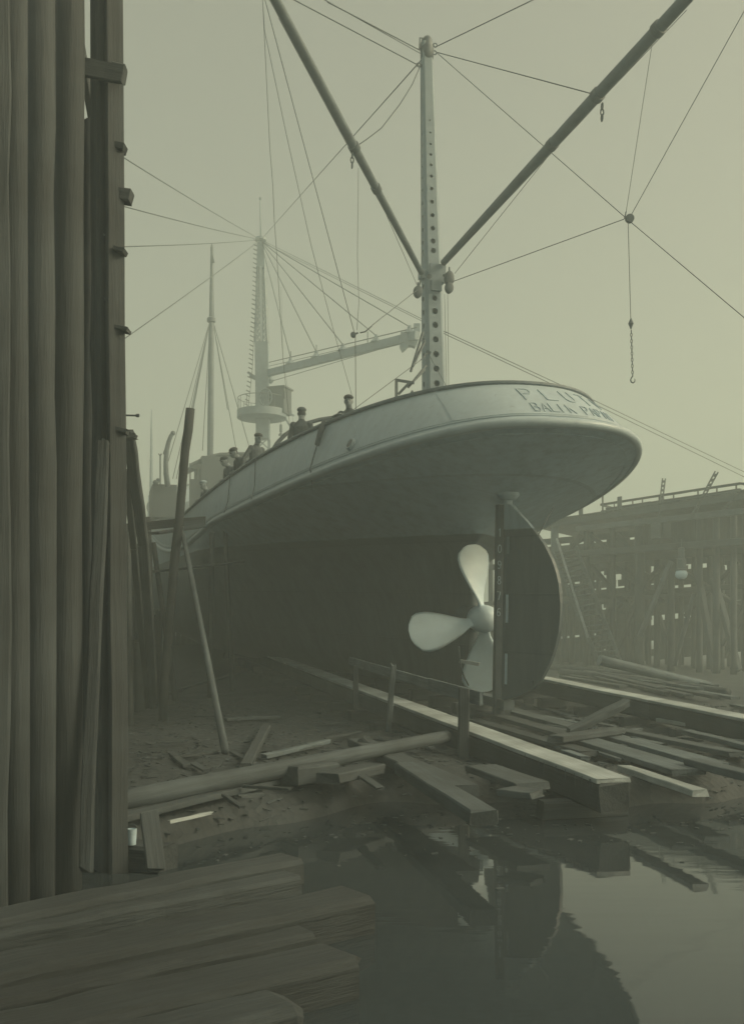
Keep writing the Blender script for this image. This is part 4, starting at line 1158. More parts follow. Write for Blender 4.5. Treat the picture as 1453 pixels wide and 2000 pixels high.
# raking shores right of the posts
o = timber('raking_shore', at(281, 1060, 17), at(252, 848, 15.5), .17, .17, 'post', None, 0, .008, 6); tag(o, 'raking timber with a cap block right of the tall posts', 'timber')
timber('cap_block', at(240, 854, 15.4), at(266, 852, 15.4), .2, .07, 'post', o, 0, .004, 2)
timber('lower_length', at(281, 1060, 17), at(300, 1370, 20), .17, .17, 'post', o, 0, .008, 5)
o = timber('raking_shore', at(262, 1070, 17.5), at(247, 918, 16.6), .11, .11, 'post', None, 0, .006, 5); tag(o, 'short thin raking timber behind the capped one', 'timber')
timber('lower_length', at(262, 1070, 17.5), at(290, 1380, 20.5), .11, .11, 'post', o, 0, .008, 5)
# bent post against the hull side
D0 = 20.0
pts = [at(321, 1345, 20.0), at(333, 1200, 20), at(342, 1090, 20), at(352, 1000, 20), at(357, 940, 20), at(362, 880, 20), at(368, 840, 20), at(372, 798, 20)]
gl_ = at(318, 1395, 20.0); gl_.z = ground_h(gl_.x, gl_.y) - .1
o = log('staging_post', [gl_] + pts, [.09, .09, .09, .09, .088, .085, .085, .09, .088], 'post', None, 12, .05, 9); tag(o, 'crooked upright post topping the ship rail on the left', 'post')
o = timber('ledger', at(236, 1032, 19.8), at(402, 1016, 20.4), .06, .16, 'post', None, 0, .006, 4); tag(o, 'horizontal ledger board tied across the crooked post', 'board')
timber('patch_board', at(360, 1027, 19.75), at(400, 1022, 19.85), .03, .15, 'greywood', o, 0, .003, 2, ragged=.01)
o = log('pole', [at(357, 1040, 20.2), at(440.5, 1468, 14.0)], [.045, .055], 'greywood', None, 10, .05, 3); tag(o, 'thin pole leaning against the hull, its foot on the mud', 'pole')
# more staging poles lost in the shade along the port side
for k, (x0, y0, x1, y1, D) in enumerate(((300, 1360, 290, 1010, 22), (345, 1340, 300, 1060, 24), (455, 1300, 440, 1035, 27), (410, 1330, 415, 1040, 25), (255, 1390, 250, 1040, 19))):
    p = at(x0, y0, D); p.z = ground_h(p.x, p.y) - .1
    o = log('staging_pole', [p, at(x1, y1, D + .3)], [.07, .06], 'post', None, 10, .05, 20 + k); tag(o, 'dark staging pole standing in the shade along the hull side', 'pole', 'staging poles beside the hull')
for k, (x0, y0, x1, y1, D) in enumerate(((285, 1118, 470, 1098, 23), (300, 1042, 380, 1030, 21))):
    o = timber('staging_board', at(x0, y0, D), at(x1, y1, D + 3), .25, .05, 'post', None, 0, .006, 4); tag(o, ['dark staging board under the ledger, low along the hull', 'dark staging board just below the ledger board'][k], 'board')

# the staging run itself, two rows of posts along the port side with boarding added on the outer row to shade the hull
def slipside(t_, s_, z_): p = SHIP_P + SU * s_ + SR * t_; return Vector((p.x, p.y, z_))
run = empty('port_staging', slipside(-7.6, -4, .3), 'long staging run receding behind the tall posts on the left, boarding added for shade', 'staging')
RB = random.Random(21)
for k in range(18):
    s_ = -8.6 + k * 3.1
    for (t_, top) in ((-8.0, 9.0 + RB.uniform(-.4, .6)), (-6.75, 4.0 + .03 * s_ + RB.uniform(-.15, .1))):
        if t_ > -7 and s_ < 3: continue
        p = slipside(t_ + RB.uniform(-.08, .08), s_, 0); p.z = ground_h(p.x, p.y) - .2
        log('upright', [p, Vector((p.x + RB.uniform(-.06, .06), p.y, top))], [.13, .11], 'post', run, 10, .05, k)
    if s_ > 2:
        for zl in (1.7, 3.55):
            zz = zl + .03 * s_
            timber('putlog', slipside(-8.1, s_, zz), slipside(-6.6, s_, zz), .12, .14, 'post', run, 0, .008, 1)
            if k < 17:
                for j in range(4):
                    t_ = -7.75 + j * .32; timber('stage_plank', slipside(t_, s_ - .2, zz + .1), slipside(t_, s_ + 3.2, zz + .19), .27, .05, 'post', run, 0, .006, 1)
    if k < 17:
        z_ = .6
        while z_ < 8.6:
            hgt = RB.uniform(.24, .34)
            timber('shade_board', slipside(-8.16, s_ - .05, z_ + .03 * max(0, s_)), slipside(-8.16, s_ + 3.05, z_ + .03 * max(0, s_) + RB.uniform(-.02, .02)), .03, hgt, 'post', run, 0, .003, 1)
            z_ += hgt + RB.choice((.01, .01, .02, .12))

# boarding across the far end of the run
for k in range(26):
    t_ = -8.1 + k * .3; p = slipside(t_, 43.0, 0); p.z = ground_h(p.x, p.y) - .1
    timber('end_board', p, Vector((p.x, p.y, 5.2 + RB.uniform(-.2, .2))), .03, .28, 'post', run, rad(-75), .004, 1)
# low boarding along the inner row, a dark mass added to stand for shade
s_ = 5.0
while s_ < 42:
    w_ = RB.uniform(.2, .32); p = slipside(-6.15, s_ + w_ / 2, 0); p.z = ground_h(p.x, p.y) - .1
    timber('low_board', p, Vector((p.x, p.y, 2.35 + .03 * s_ + RB.uniform(-.12, .12))), .03, w_, 'post', run, rad(15), .004, 1); s_ += w_ + RB.choice((.01, .02, .05))

# ------------------------------------------------------------------ launching ways
def slip_pt(off, D, z):
    lat = 7.9384 - .2737 * D + off * 1.037
    return Vector((lat, D, z))
def way_z(D): return CZ - 1.53 + .044 * (D - 10.9)
def way(name, off, D0, D1, w, label):
    p, q = slip_pt(off, D0, way_z(D0) - .02), slip_pt(off, D1, way_z(D1) - .02)
    o = empty(name, (p.x, p.y, ground_h(p.x, p.y)), label, 'slipway')
    d = q - p; n = 4
    for k in range(n):
        a, c = p + d * (k / n), p + d * ((k + 1) / n - .0006)
        timber('way_top', a, c, w, .05, 'palewood', o, 0, .004, 10, ragged=.015)
        timber('way_beam', a + Vector((0, 0, -.185)), c + Vector((0, 0, -.185)), w * .96, .32, 'darkwood', o, 0, .006, 8)
    # fringe of splinters and weed at the outer end
    for k in range(12):
        u = random.uniform(0, .25); a = p + d * u * .3; s = d.cross(Vector((0, 0, 1))).normalized()
        b = MB(); e = a - s * (w / 2 + .004) * (1 if k % 2 else 1); b.tube([e, e + Vector((random.uniform(-.01, .01), 0, -random.uniform(.05, .16)))], [.004, .0015], 4); b.build('splinter', 'midwood', o)
    # bearers
    D = D0 + .7
    while D < D1:
        c = slip_pt(off, D, 0); g = ground_h(c.x, c.y)
        timber('bearer', Vector((c.x - .5, c.y - .15, way_z(D) - .46)), Vector((c.x + .5, c.y + .12, way_z(D) - .46)), .24, .22, 'darkwood', o, 0, .01, 2)
        if way_z(D) - .57 > min(g, .2) - .3: timber('pile', Vector((c.x, c.y, -.45 if g < .1 else g - .2)), Vector((c.x, c.y, way_z(D) - .56)), .26, .26, 'darkwood', o, 0, .01, 2)
        D += 1.7
    return o
way('launching_way', -2.3, 10.9, 40, .40, 'nearer launching way with pale top, ending over the water in the middle')
way('launching_way', 2.3, 11.6, 40, .40, 'farther launching way with pale top, running out at the right edge')
# guard plank on posts along the near way
def wp(off, D, dz): p = slip_pt(off, D, way_z(D) + dz); return p
t = empty('guard_rail', wp(-2.55, 18.8, -.8), 'plank on low posts running beside the nearer launching way', 'fence')
pp = [(680, 1290), (840, 1329), (940, 1357)]
def rail_at(px, dz, off=-2.45):
    D = (7.9384 + off * 1.037) / ((px - CX) / F + .2737); return wp(off, D, dz)
timber('plank', rail_at(683, .52), rail_at(838, .50), .05, .17, 'midwood', t, 0, .004, 4)
timber('plank', rail_at(838, .50), rail_at(940, .50), .05, .19, 'midwood', t, 0, .004, 4, ragged=.008)
for (px, up, dn, w) in ((695, .50, -.5, .11), (905, .62, -.85, .15)):
    a = rail_at(px, up, -2.62); c = rail_at(px, dn, -2.62); timber('post', c, a, w, w, 'darkwood', t, 0, .006, 4)
o = timber('stake', rail_at(757, -.55, -2.75), rail_at(768, .75, -2.75), .085, .085, 'midwood', None, 0, .006, 5); tag(o, 'upright wooden stake in front of the nearer way, left of the propeller', 'stake')
o = timber('short_prop', at(898, 1291, 20.2), at(934, 1297, 20.1), .06, .07, 'palewood', None, 0, .003, 2); tag(o, 'short pale strip of wood behind the lowest propeller blade', 'wood strip')
b = MB(); b.tube([at(*p) for p in ((896, 1262, 19.9), (897.5, 1285, 19.9), (901, 1306, 19.9), (906, 1322, 19.9), (915, 1339, 19.9))], .014, 6)  # curved strip added to draw the lit edge of the propeller post
o = b.build('lit_edge_strip', 'midwood', None, True); tag(o, 'thin curved strip for the lit edge of the propeller post, below the hub', 'batten')
# keel blocks under the ship
for k in range(9):
    s = 1.2 + k * 1.5; c = SM @ Vector((0, s, -.16)); g = ground_h(c.x, c.y)
    t = empty('keel_block', (c.x, c.y, g - .1), 'stack of dark timber blocks carrying the keel', 'keel block', 'keel blocks under the ship')
    z = c.z; m = 0
    while z > g - .1 and m < 4:
        timber('block', Vector((c.x, c.y, z)) - SR * .6, Vector((c.x, c.y, z)) + SR * .6, .32, .27, 'darkwood', t, 0, .01, 2); z -= .28; m += 1

# ------------------------------------------------------------------ loose timber about the slip
def gz(p): return ground_h(p.x, p.y)
def plank_px(name, a, c, w, th, mat, label, cat='plank', group=None, h=.42, lift=0.0, roll=0.0, seg=4, ragged=.03):
    p, q = on_ground(a[0], a[1], h), on_ground(c[0], c[1], h)
    for v in (p, q): v.z = max(h, gz(v) + th / 2 + .01) + lift
    o = timber(name, p, q, w, th, mat, None, roll, .006, seg, ragged=ragged); return tag(o, label, cat, group)
# foreground spar
p, q = on_ground(168, 1578, .42), on_ground(872, 1438, .62)
o = log('spar', [p, q], [.115, .085], 'greywood', None, 14, .03, 31); tag(o, 'long round spar lying across the mud at the water edge', 'spar')
plank_px('plank', (180, 1612), (560, 1520), .16, .06, 'darkwood', 'dark plank lying under the long spar', h=.36)
# planking between the ways
for k, (a, c, w, m, lb) in enumerate((
    ((905, 1372), (1190, 1440), .36, 'greywood', 'wide grey plank between the ways, nearest the rudder'),
    ((915, 1392), (1165, 1458), .32, 'greywood', 'grey plank beside the nearer way, second from the rudder'),
    ((925, 1410), (1150, 1475), .26, 'darkwood', 'dark narrow plank tight against the nearer way'),
    ((1130, 1450), (1345, 1515), .42, 'midwood', 'wide flat board ending square over the water'),
    ((1180, 1442), (1400, 1504), .34, 'midwood', 'wide board beside the square-ended one, pointing at the water'),
    ((1215, 1435), (1440, 1482), .26, 'greywood', 'long grey board lying behind the two wide boards'),
    ((1218, 1512), (1368, 1563), .17, 'palewood', 'pale pointed plank jutting farthest over the water'),
    ((1290, 1420), (1430, 1440), .22, 'palewood', 'pale split board lying under the farther way'),
    ((1340, 1445), (1470, 1475), .18, 'midwood', 'light board at the right edge below the farther way'),
    ((1350, 1505), (1500, 1545), .22, 'midwood', 'plank running off the right edge beside the water'),
    ((1085, 1462), (1205, 1446), .30, 'greywood', 'short thick board lying across the planking'),
    )):
    plank_px('plank', a, c, w, .07 if k < 9 else .09, m, lb, h=.40, lift=.012 * k)
o = timber('baulk', on_ground(1110, 1430, .55), at(1225, 1372, 16.2), .13, .13, 'greywood', None, rad(20), .012, 5); tag(o, 'tilted rough baulk propped on the litter between the ways', 'timber')
b = MB(); c = on_ground(1160, 1432, .5)
R = random.Random(3)
for k in range(70):
    p = c + Vector((R.gauss(0, .28), R.gauss(0, .3), 0)); p.z = gz(p) + .03 + max(0, .16 - .3 * (p - c).length) + R.uniform(0, .05); a = R.uniform(0, 6.3)
    b.box(p, Vector((math.cos(a), math.sin(a), R.uniform(-.4, .4))) * R.uniform(.03, .08), Vector((-math.sin(a), math.cos(a), R.uniform(-.4, .4))) * .02, (0, 0, .006))
o = b.build('wood_chips', 'midwood'); struct(o, 'stuff'); o['label'] = 'small heap of wood chips and shavings by the tilted baulk'; o['category'] = 'wood chips'
# timber pile beyond the farther way
for k, (a, c, r0, lb) in enumerate((((1170, 1288), (1385, 1340), .16, 'round pole on top of the timber pile beyond the farther way'),
                                   ((1075, 1302), (1300, 1326), .13, 'pole low in the timber pile near the rudder'),
                                   ((1095, 1312), (1420, 1352), .14, 'long dark pole at the front of the timber pile'))):
    hh = (.85, .6, .5)[k]
    o = log('pole', [at(1170, 1289, 31) if k == 0 else on_ground(*a, hh), on_ground(*c, .45 if k == 0 else hh)], [r0, r0 * .8], 'midwood' if k == 0 else 'greywood', None, 12, .04, 40 + k, 'palewood' if k == 0 else None); tag(o, lb, 'pole')
for k in range(16):
    a = (R.uniform(1060, 1250), R.uniform(1300, 1330)); L = R.uniform(90, 230)
    plank_px('pile_plank', a, (a[0] + L, a[1] + L * R.uniform(.12, .24)), R.uniform(.15, .3), .08, R.choice(('greywood', 'darkwood', 'midwood')), 'weathered plank in the timber pile beyond the farther way', 'plank', 'planks in the timber pile', h=.42 + R.uniform(0, .2))
# scattered litter
for k in range(60):
    a = (R.uniform(1000, 1450), R.uniform(1375, 1470)); L = R.uniform(25, 95); sl = R.choice((.2, .25, -.15, .1, .35))
    if abs(a[1] - (1320 + .19 * (a[0] - 1060))) < 12: continue
    plank_px('scrap_board', a, (a[0] + L, a[1] + L * sl), R.uniform(.06, .2), .04, R.choice(('greywood', 'midwood', 'midwood', 'darkwood')), 'loose scrap board in the litter between the two launching ways', 'board', 'scrap boards between the ways', h=.42, seg=2)
for k in range(30):
    a = (R.uniform(300, 880), R.uniform(1385, 1560)); L = R.uniform(25, 95); sl = R.choice((-.12, -.2, .06, -.03, .5, .7))
    if a[0] > 560 and a[1] > 1500: continue
    plank_px('scrap_board', a, (a[0] + L, a[1] + max(-60, L * sl)), R.uniform(.04, .11), .03, R.choice(('greywood', 'darkwood', 'darkwood', 'darkwood')), 'loose scrap board on the dark mud left of the nearer way', 'board', 'scrap boards on the mud', h=.42, seg=2)
# chips, bark and splinters trodden into the mud
b = MB(); RC = random.Random(99)
for k in range(5200):
    x = RC.uniform(-4.5, 9.5); y = RC.uniform(9.0, 24) if k % 3 else RC.uniform(9, 15)
    g = ground_h(x, y)
    if g < .05: continue
    a = RC.uniform(0, 6.3); L = RC.uniform(.015, .07) * (1 if k % 9 else 2.2); w = RC.uniform(.006, .022)
    b.box((x, y, g + .012), Vector((math.cos(a), math.sin(a), RC.uniform(-.25, .25))) * L, Vector((-math.sin(a), math.cos(a), RC.uniform(-.3, .3))) * w, (0, 0, .004))
o = b.build('ground_chips', 'greywood'); struct(o, 'stuff'); o['label'] = 'chips and splinters strewn over the mud of the slip'; o['category'] = 'wood chips'
# bigger pieces on the left mud
for (a, c, w, th, m, lb) in (((565, 1515), (640, 1505), .34, .22, 'greywood', 'squared block under the long spar'),
                             ((640, 1520), (730, 1500), .30, .12, 'darkwood', 'flat block right of the squared block'),
                             ((700, 1450), (905, 1545), .34, .12, 'greywood', 'broad plank sloping towards the water, below the guard rail'),
                             ((790, 1500), (945, 1598), .26, .14, 'greywood', 'ribbed plank running down into the water'),
                             ((940, 1500), (1040, 1535), .40, .08, 'greywood', 'loose slab on the mud under the nearer way'),
                             ((985, 1545), (1050, 1552), .3, .07, 'greywood', 'small slab at the water edge under the nearer way'),
                             ((330, 1365), (520, 1322), .12, .08, 'darkwood', 'dark plank lying far back on the left mud'),
                             ((440, 1405), (545, 1400), .16, .06, 'greywood', 'short grey board on the left mud'),
                             ((515, 1478), (640, 1448), .10, .06, 'midwood', 'narrow light batten on the left mud'),
                             ((480, 1500), (520, 1420), .14, .1, 'darkwood', 'dark plank pointing away on the left mud')):
    plank_px('plank', a, c, w, th, m, lb, h=.44)
b = MB(); c = on_ground(712, 1450, .5); b.ball(c, .1, .09, .09, 7, 5); R2 = random.Random(5)
b.v = [tuple(Vector(v) + Vector((R2.uniform(-.02, .02), R2.uniform(-.02, .02), R2.uniform(-.02, .02)))) for v in b.v]
o = b.build('stone', 'greywood'); tag(o, 'small grey stone just behind the long spar', 'stone')
# left: board upright in the water, pale strip, tin pail
o = timber('board', at(292, 1590, 8.6), at(306, 1700, 8.3), .15, .05, 'darkwood', None, 0, .004, 3); tag(o, 'short upright board standing in the water at lower left', 'board')
p = at(258, 1632, 8.9); 
sill = timber('sill', Vector((p.x - .75, p.y + .4, .10)), Vector((p.x + .3, p.y - .0, .10)), .3, .24, 'baulk', None, 0, .01, 4); tag(sill, 'dark sill timber at the foot of the tall posts', 'timber')
p.z = .225
t = empty('paint_pail', p, 'small pale tin pail on the dark sill at lower left', 'pail')
b = MB(); b.lathe([(.032, 0), (.036, .002), (.045, .14), (.043, .14), (.036, .02), (.01, .018)], p, (0, 0, 1), 18); b.build('body', 'tin', t, True, 50)
b = MB(); b.tube([p + Vector((.045 * math.cos(a), .01, .14 + .04 * math.sin(a))) for a in [k * math.pi / 8 for k in range(9)]], .003, 5); b.build('handle', 'iron', t)
plank_px('batten', (332, 1606), (412, 1588), .04, .03, 'palewood', 'thin pale stick lying by the water at lower left', 'stick', h=.3)
# raft of heavy baulks in the foreground
def baulk(a, c, w, th, h, lb, ext=0.0):
    p, q = on_ground(*a, h), on_ground(*c, h)
    d = (p - q).normalized(); p = p + d * ext
    p.z = q.z = h - th / 2
    o = timber('baulk', p, q, w, th, 'baulk', None, 0, .012, 12, ragged=.05, round_end=.22); tag(o, lb, 'baulk'); return o
baulk((120, 1758), (573, 1668), .34, .34, .21, 'farthest of the heavy baulks afloat at the bottom left', 1)
baulk((120, 1790), (575, 1703), .26, .26, .15, 'low baulk second from the back of the floating raft', 1)
baulk((120, 1855), (705, 1738), .42, .40, .25, 'longest heavy baulk in the middle of the floating raft', 1)
baulk((120, 1910), (597, 1808), .30, .30, .17, 'sunken baulk behind the nearest one in the raft', 1)
baulk((120, 1975), (672, 1850), .42, .40, .23, 'nearest heavy baulk at the bottom of the picture', 1.2)
baulk((60, 2060), (560, 1945), .36, .36, .19, 'baulk cut off by the bottom edge, in front of the raft', 1.2)

# chips and scum afloat
b = MB(); RW = random.Random(12)
for k in range(150):
    x = RW.uniform(-1.5, 6.5); y = shore(x) - .75 - abs(RW.gauss(0, 1.0)); a = RW.uniform(0, 6.3); L = RW.uniform(.006, .035)
    if y < 5.5 or ground_h(x, y) > -.02: continue
    b.box((x, y, .004), Vector((math.cos(a), math.sin(a), 0)) * L, Vector((-math.sin(a), math.cos(a), 0)) * L * RW.uniform(.2, .6), (0, 0, .004))
o = b.build('floating_chips', 'greywood'); struct(o, 'stuff'); o['label'] = 'small chips of wood afloat along the water edge'; o['category'] = 'wood chips'

# ------------------------------------------------------------------ timber staging on the right
def PD(px): return 54 - (px - 1090) * .03
PB = Vector((.52, .854, 0))         # backwards
def PA(px, py, back=0.0): return at(px, py, PD(px)) + PB * back
def PG(px, back=0.0):
    p = at(px, HY, PD(px)) + PB * back; p.z = ground_h(p.x, p.y) - .15; return p
def PV(px, py, back=0.0): p = PG(px, back); p.z = PA(px, py).z; return p
st = empty('timber_staging', PG(1260), 'tall timber staging with gangway and handrails right of the ship', 'staging')
def fascia_y(px): return 1014 - (px - 1090) * .148
def beam_y(px): return 1034 - (px - 1130) * .105
def mid_y(px): return 1086 - (px - 1085) * .075
# posts, three rows deep
rng = random.Random(11)
post_cols = [(1145, 1030, .34), (1196, 1020, .3), (1248, 1012, .5), (1310, 1090, .36), (1365, 1012, .3), (1398, 1010, .34), (1432, 1000, .3), (1475, 1000, .4)]
for (px, yt, w) in post_cols:
    log('post', [PG(px), PV(px, yt)], [w / 2, w / 2 * .92], 'darkwood' if px != 1248 else 'greywood', st, 12, .04, px)
for back in (4.5, 9):
    for px in range(860, 1500, 34):
        x = px + rng.uniform(-8, 8); log('post', [PG(x, back), PV(x, beam_y(x), back)], [.17, .15], 'darkwood', st, 8, .05, px + int(back))
timber('post', PV(1083, 1082), PV(1083, 994), .36, .36, 'midwood', st, 0, .01, 3); timber('post', PV(1134, 1010), PV(1134, 983), .2, .2, 'greywood', st, 0, .01, 2)
# beams
def along(name, y_of, x0, x1, w, h, mat, back=0.0, n=3):
    xs = np.linspace(x0, x1, n + 1)
    for a, c in zip(xs, xs[1:]): timber(name, PV(a, y_of(a), back), PV(c, y_of(c), back), w, h, mat, st, 0, .012, 3)
along('fascia_beam', lambda x: fascia_y(x) + 7, 1040, 1480, .12, .42, 'greywood', -.2)
along('ledger_beam', beam_y, 1130, 1480, .2, .28, 'midwood', -.3)
along('ledger_beam', mid_y, 1075, 1480, .25, .32, 'greywood', -.3)
for back in (4.3, 8.8):
    along('ledger_beam', beam_y, 860, 1480, .25, .35, 'darkwood', back); along('ledger_beam', mid_y, 860, 1480, .25, .35, 'darkwood', back)
    along('ledger_beam', lambda x: mid_y(x) + 75, 860, 1480, .2, .25, 'darkwood', back)
# rough boarding at the back of the staging, with pieces missing
rb = random.Random(77)
y_ = 0.0
while y_ < 262:
    x = 860.0 + rb.uniform(0, 30)
    while x < 1490:
        L = rb.uniform(60, 120); hole = rb.random() < (.30 if x > 1300 and 85 < y_ < 190 else (.34 if y_ < 120 else .04))
        x1 = min(x + L, 1495)
        if x1 - x > 12 and not hole: timber('back_board', PV(x, beam_y(x) + 6 + y_, 9.3), PV(x1, beam_y(x1) + 6 + y_, 9.3 + rb.uniform(0, .1)), .04, .40, 'darkwood', st, 0, .004, 1)
        x += L + rb.choice((0, 2, 5, 16))
    y_ += rb.uniform(8.2, 9.6)
# deck planks laid across, and the lower stage
for k in range(58):
    px = 1030 + k * 8.0
    timber('deck_plank', PV(px, fascia_y(px) + 2, -.4), PV(px, fascia_y(px) + 2, 9.5), .19, .07, 'darkwood', st, 0, .006, 1)
for k in range(40):
    px = 1075 + k * 10.2
    timber('stage_plank', PV(px, mid_y(px) - 7, -.2), PV(px, mid_y(px) - 7, 6), .24, .06, 'darkwood', st, 0, .006, 1)
# lower side boarding behind the right half
for k in range(16):
    px = 1255 + k * 14
    timber('side_board', PV(px, mid_y(px) - 4, .35), PV(px, beam_y(px) + 2, .35), .33, .04, 'darkwood', st, rad(0), .006, 1)
# braces
for k, (x0, y0, x1, y1, w, mt, bk) in enumerate(((1130, 1045, 1105, 1085, .2, 'darkwood', .2), (1150, 1045, 1190, 1080, .2, 'darkwood', .4), (1200, 1040, 1235, 1078, .2, 'darkwood', .4), (1165, 1040, 1215, 1065, .2, 'darkwood', 2), (1090, 1060, 1130, 1035, .2, 'darkwood', 2),
      (1145, 1095, 1245, 1170, .22, 'darkwood', 4.2), (1245, 1095, 1150, 1180, .22, 'darkwood', 4.4), (1105, 1100, 1190, 1200, .22, 'darkwood', 4.2), (1190, 1100, 1110, 1190, .2, 'darkwood', 8.7),
      (1260, 1090, 1400, 1180, .22, 'darkwood', 4.2), (1400, 1085, 1290, 1200, .22, 'darkwood', 4.4), (1330, 1290, 1425, 1090, .22, 'darkwood', 8.6), (1395, 1090, 1470, 1230, .22, 'darkwood', 4.4), (1460, 1080, 1370, 1260, .2, 'darkwood', 4.2),
      (1150, 1300, 1215, 1110, .2, 'darkwood', 4), (1100, 1290, 1150, 1150, .2, 'darkwood', 4), (1220, 1290, 1180, 1160, .2, 'darkwood', 8.6), (1395, 1310, 1360, 1110, .26, 'greywood', 0), (1440, 1310, 1390, 1130, .26, 'greywood', .2))):
    timber('brace', PV(x0, y0, bk), PV(x1, y1, bk + .1), w, w, mt, st, 0, .01, 3)
log('brace', [PV(1256, 1243, -.6), PV(1314, 1098, -.4)], [.13, .12], 'midwood', st, 10, .04, 5)
log('brace', [PV(1322, 1300, -.5), PV(1358, 1160, -.3)], [.1, .1], 'greywood', st, 10, .04, 6)
# gangway on top with handrails
def hr_y(x): return 984 - (x - 1168) * .1545
def hr2_y(x): return 992 - (x - 1180) * .146
along('gangway_side', lambda x: 1000 - (x - 1168) * .145, 1168, 1480, .1, .25, 'greywood', .5)
along('handrail', hr_y, 1168, 1440, .09, .11, 'greywood', .4); along('handrail', hr2_y, 1178, 1440, .07, .09, 'greywood', .4)
timber('handrail', PV(1440, hr_y(1440), .4), PV(1480, 946, .4), .09, .11, 'greywood', st, 0, .004, 2)
timber('handrail', PV(1168, hr_y(1168), .4), PV(1186, 989, 2), .09, .11, 'greywood', st, 0, .004, 2)
for px in (1194, 1230, 1249, 1282, 1310, 1358, 1395, 1433, 1465): timber('baluster', PV(px, fascia_y(px) + 2, .4), PV(px, hr_y(px), .4), .06, .06, 'greywood', st, 0, .003, 1)
for (px, yt, w) in ((1175, 962, .08), (1208, 970, .2), (1290, 966, .2), (1430, 962, .45)): timber('top_post', PV(px, fascia_y(px) + 8, .1), PV(px, yt, .1), w, w, 'greywood', st, 0, .008, 2)
for k in range(24):
    px = 1180 + k * 12.5; timber('gangway_board', PV(px, 998 - (px - 1168) * .145, .5), PV(px, 998 - (px - 1168) * .145, 2.2), .3, .05, 'greywood', st, 0, .004, 1)
# perforated angle bars standing on the deck
for k, (x0, y0, x1, y1) in enumerate(((1290, 1012, 1299.5, 936), (1357, 1006, 1402, 923), (1411, 1005, 1452, 958))):
    p, q = PV(x0, y0, -.3), PV(x1, y1, -.3)
    t = empty('perforated_bar', p, ['upright notched iron bar standing on the staging deck', 'tallest slanting notched iron bar on the staging deck', 'slanting notched iron bar at the right edge of the staging'][k], 'iron bar', None)
    b = MB(); d = q - p; n = 9
    for j in range(n):
        a, c = p + d * (j / n), p + d * ((j + .55) / n); b.bar(a, c, .16, .03)
    sd = d.cross(Vector((0, 1, 0))).normalized() * .065
    b.bar(p + sd, q + sd, .04, .05); b.bar(p - sd, q - sd, .04, .05)
    b.build('bar', 'iron', t)
# stairs
t = empty('stairs', PG(1215, -1.2), 'steep wooden stairs leaning on the staging right of the rudder', 'stairs')
sl0, sl1 = PV(1192, 1298, -1.6), PV(1087, 1082, -.6); sr0, sr1 = PV(1233, 1296, -1.6), PV(1132, 1070, -.6)
timber('stringer', sl0, sl1, .08, .26, 'midwood', t, 0, .006, 4); timber('stringer', sr0, sr1, .08, .26, 'midwood', t, 0, .006, 4)
for k in range(23):
    u = (k + .5) / 23; a, c = sl0.lerp(sl1, u), sr0.lerp(sr1, u); timber('tread', a, c, .26, .06, 'midwood', t, 0, .005, 1)
log('handrail', [PV(1174, 1245, -2.0), PV(1106, 1056, -1.4)], [.06, .055], 'palewood', t, 8, .03, 8)
# arc lamp
L0 = at(1330, 1060, 44.5)
t = empty('arc_lamp', at(1330, 1131, 44.5), 'hanging arc lamp with opal glass globe under the staging', 'lamp')
b = MB(); b.tube([L0 + Vector((0, 0, .15)), at(1330, 1076, 44.5)], .02, 5); b.build('hanger', 'iron', t)
b = MB(); b.lathe([(.06, .30), (.14, .28), (.14, -.18), (.2, -.22), (.2, -.62), (.24, -.64), (.24, -.70), (.1, -.72)], at(1330, 1083, 44.5), (0, 0, 1), 18); b.build('housing', 'iron', t, True, 40)
b = MB(); b.lathe([(.2, .16), (.255, .08), (.27, -.02), (.24, -.13), (.17, -.2), (.08, -.235), (.02, -.24)], at(1330, 1121, 44.5), (0, 0, 1), 22); b.build('globe', 'globe', t, True)
# box hung from the beam
t = empty('meter_box', at(1288, 1053, 46.5), 'pale wooden box fixed under the staging beam', 'box')
p = at(1280, 1037, 46.4)
b = MB(); b.box(p, (.19, -.08, 0), (.06, .2, 0), (0, 0, .37)); b.build('door_panel', 'midwood', t)
b = MB(); b.box(at(1297, 1037, 46.5), (.2, .08, 0), (-.06, .2, 0), (0, 0, .35)); b.build('side_panel', 'greywood', t)
b = MB(); b.box(at(1292, 1053, 46.3), (.4, 0, 0), (0, .3, 0), (0, 0, .03)); b.build('shelf', 'greywood', t)
# rope from the counter to the staging post
wire([at(1080, 990, 18.7), at(1047, 1052, 18.3)], .011, ship, 'mooring_rope')

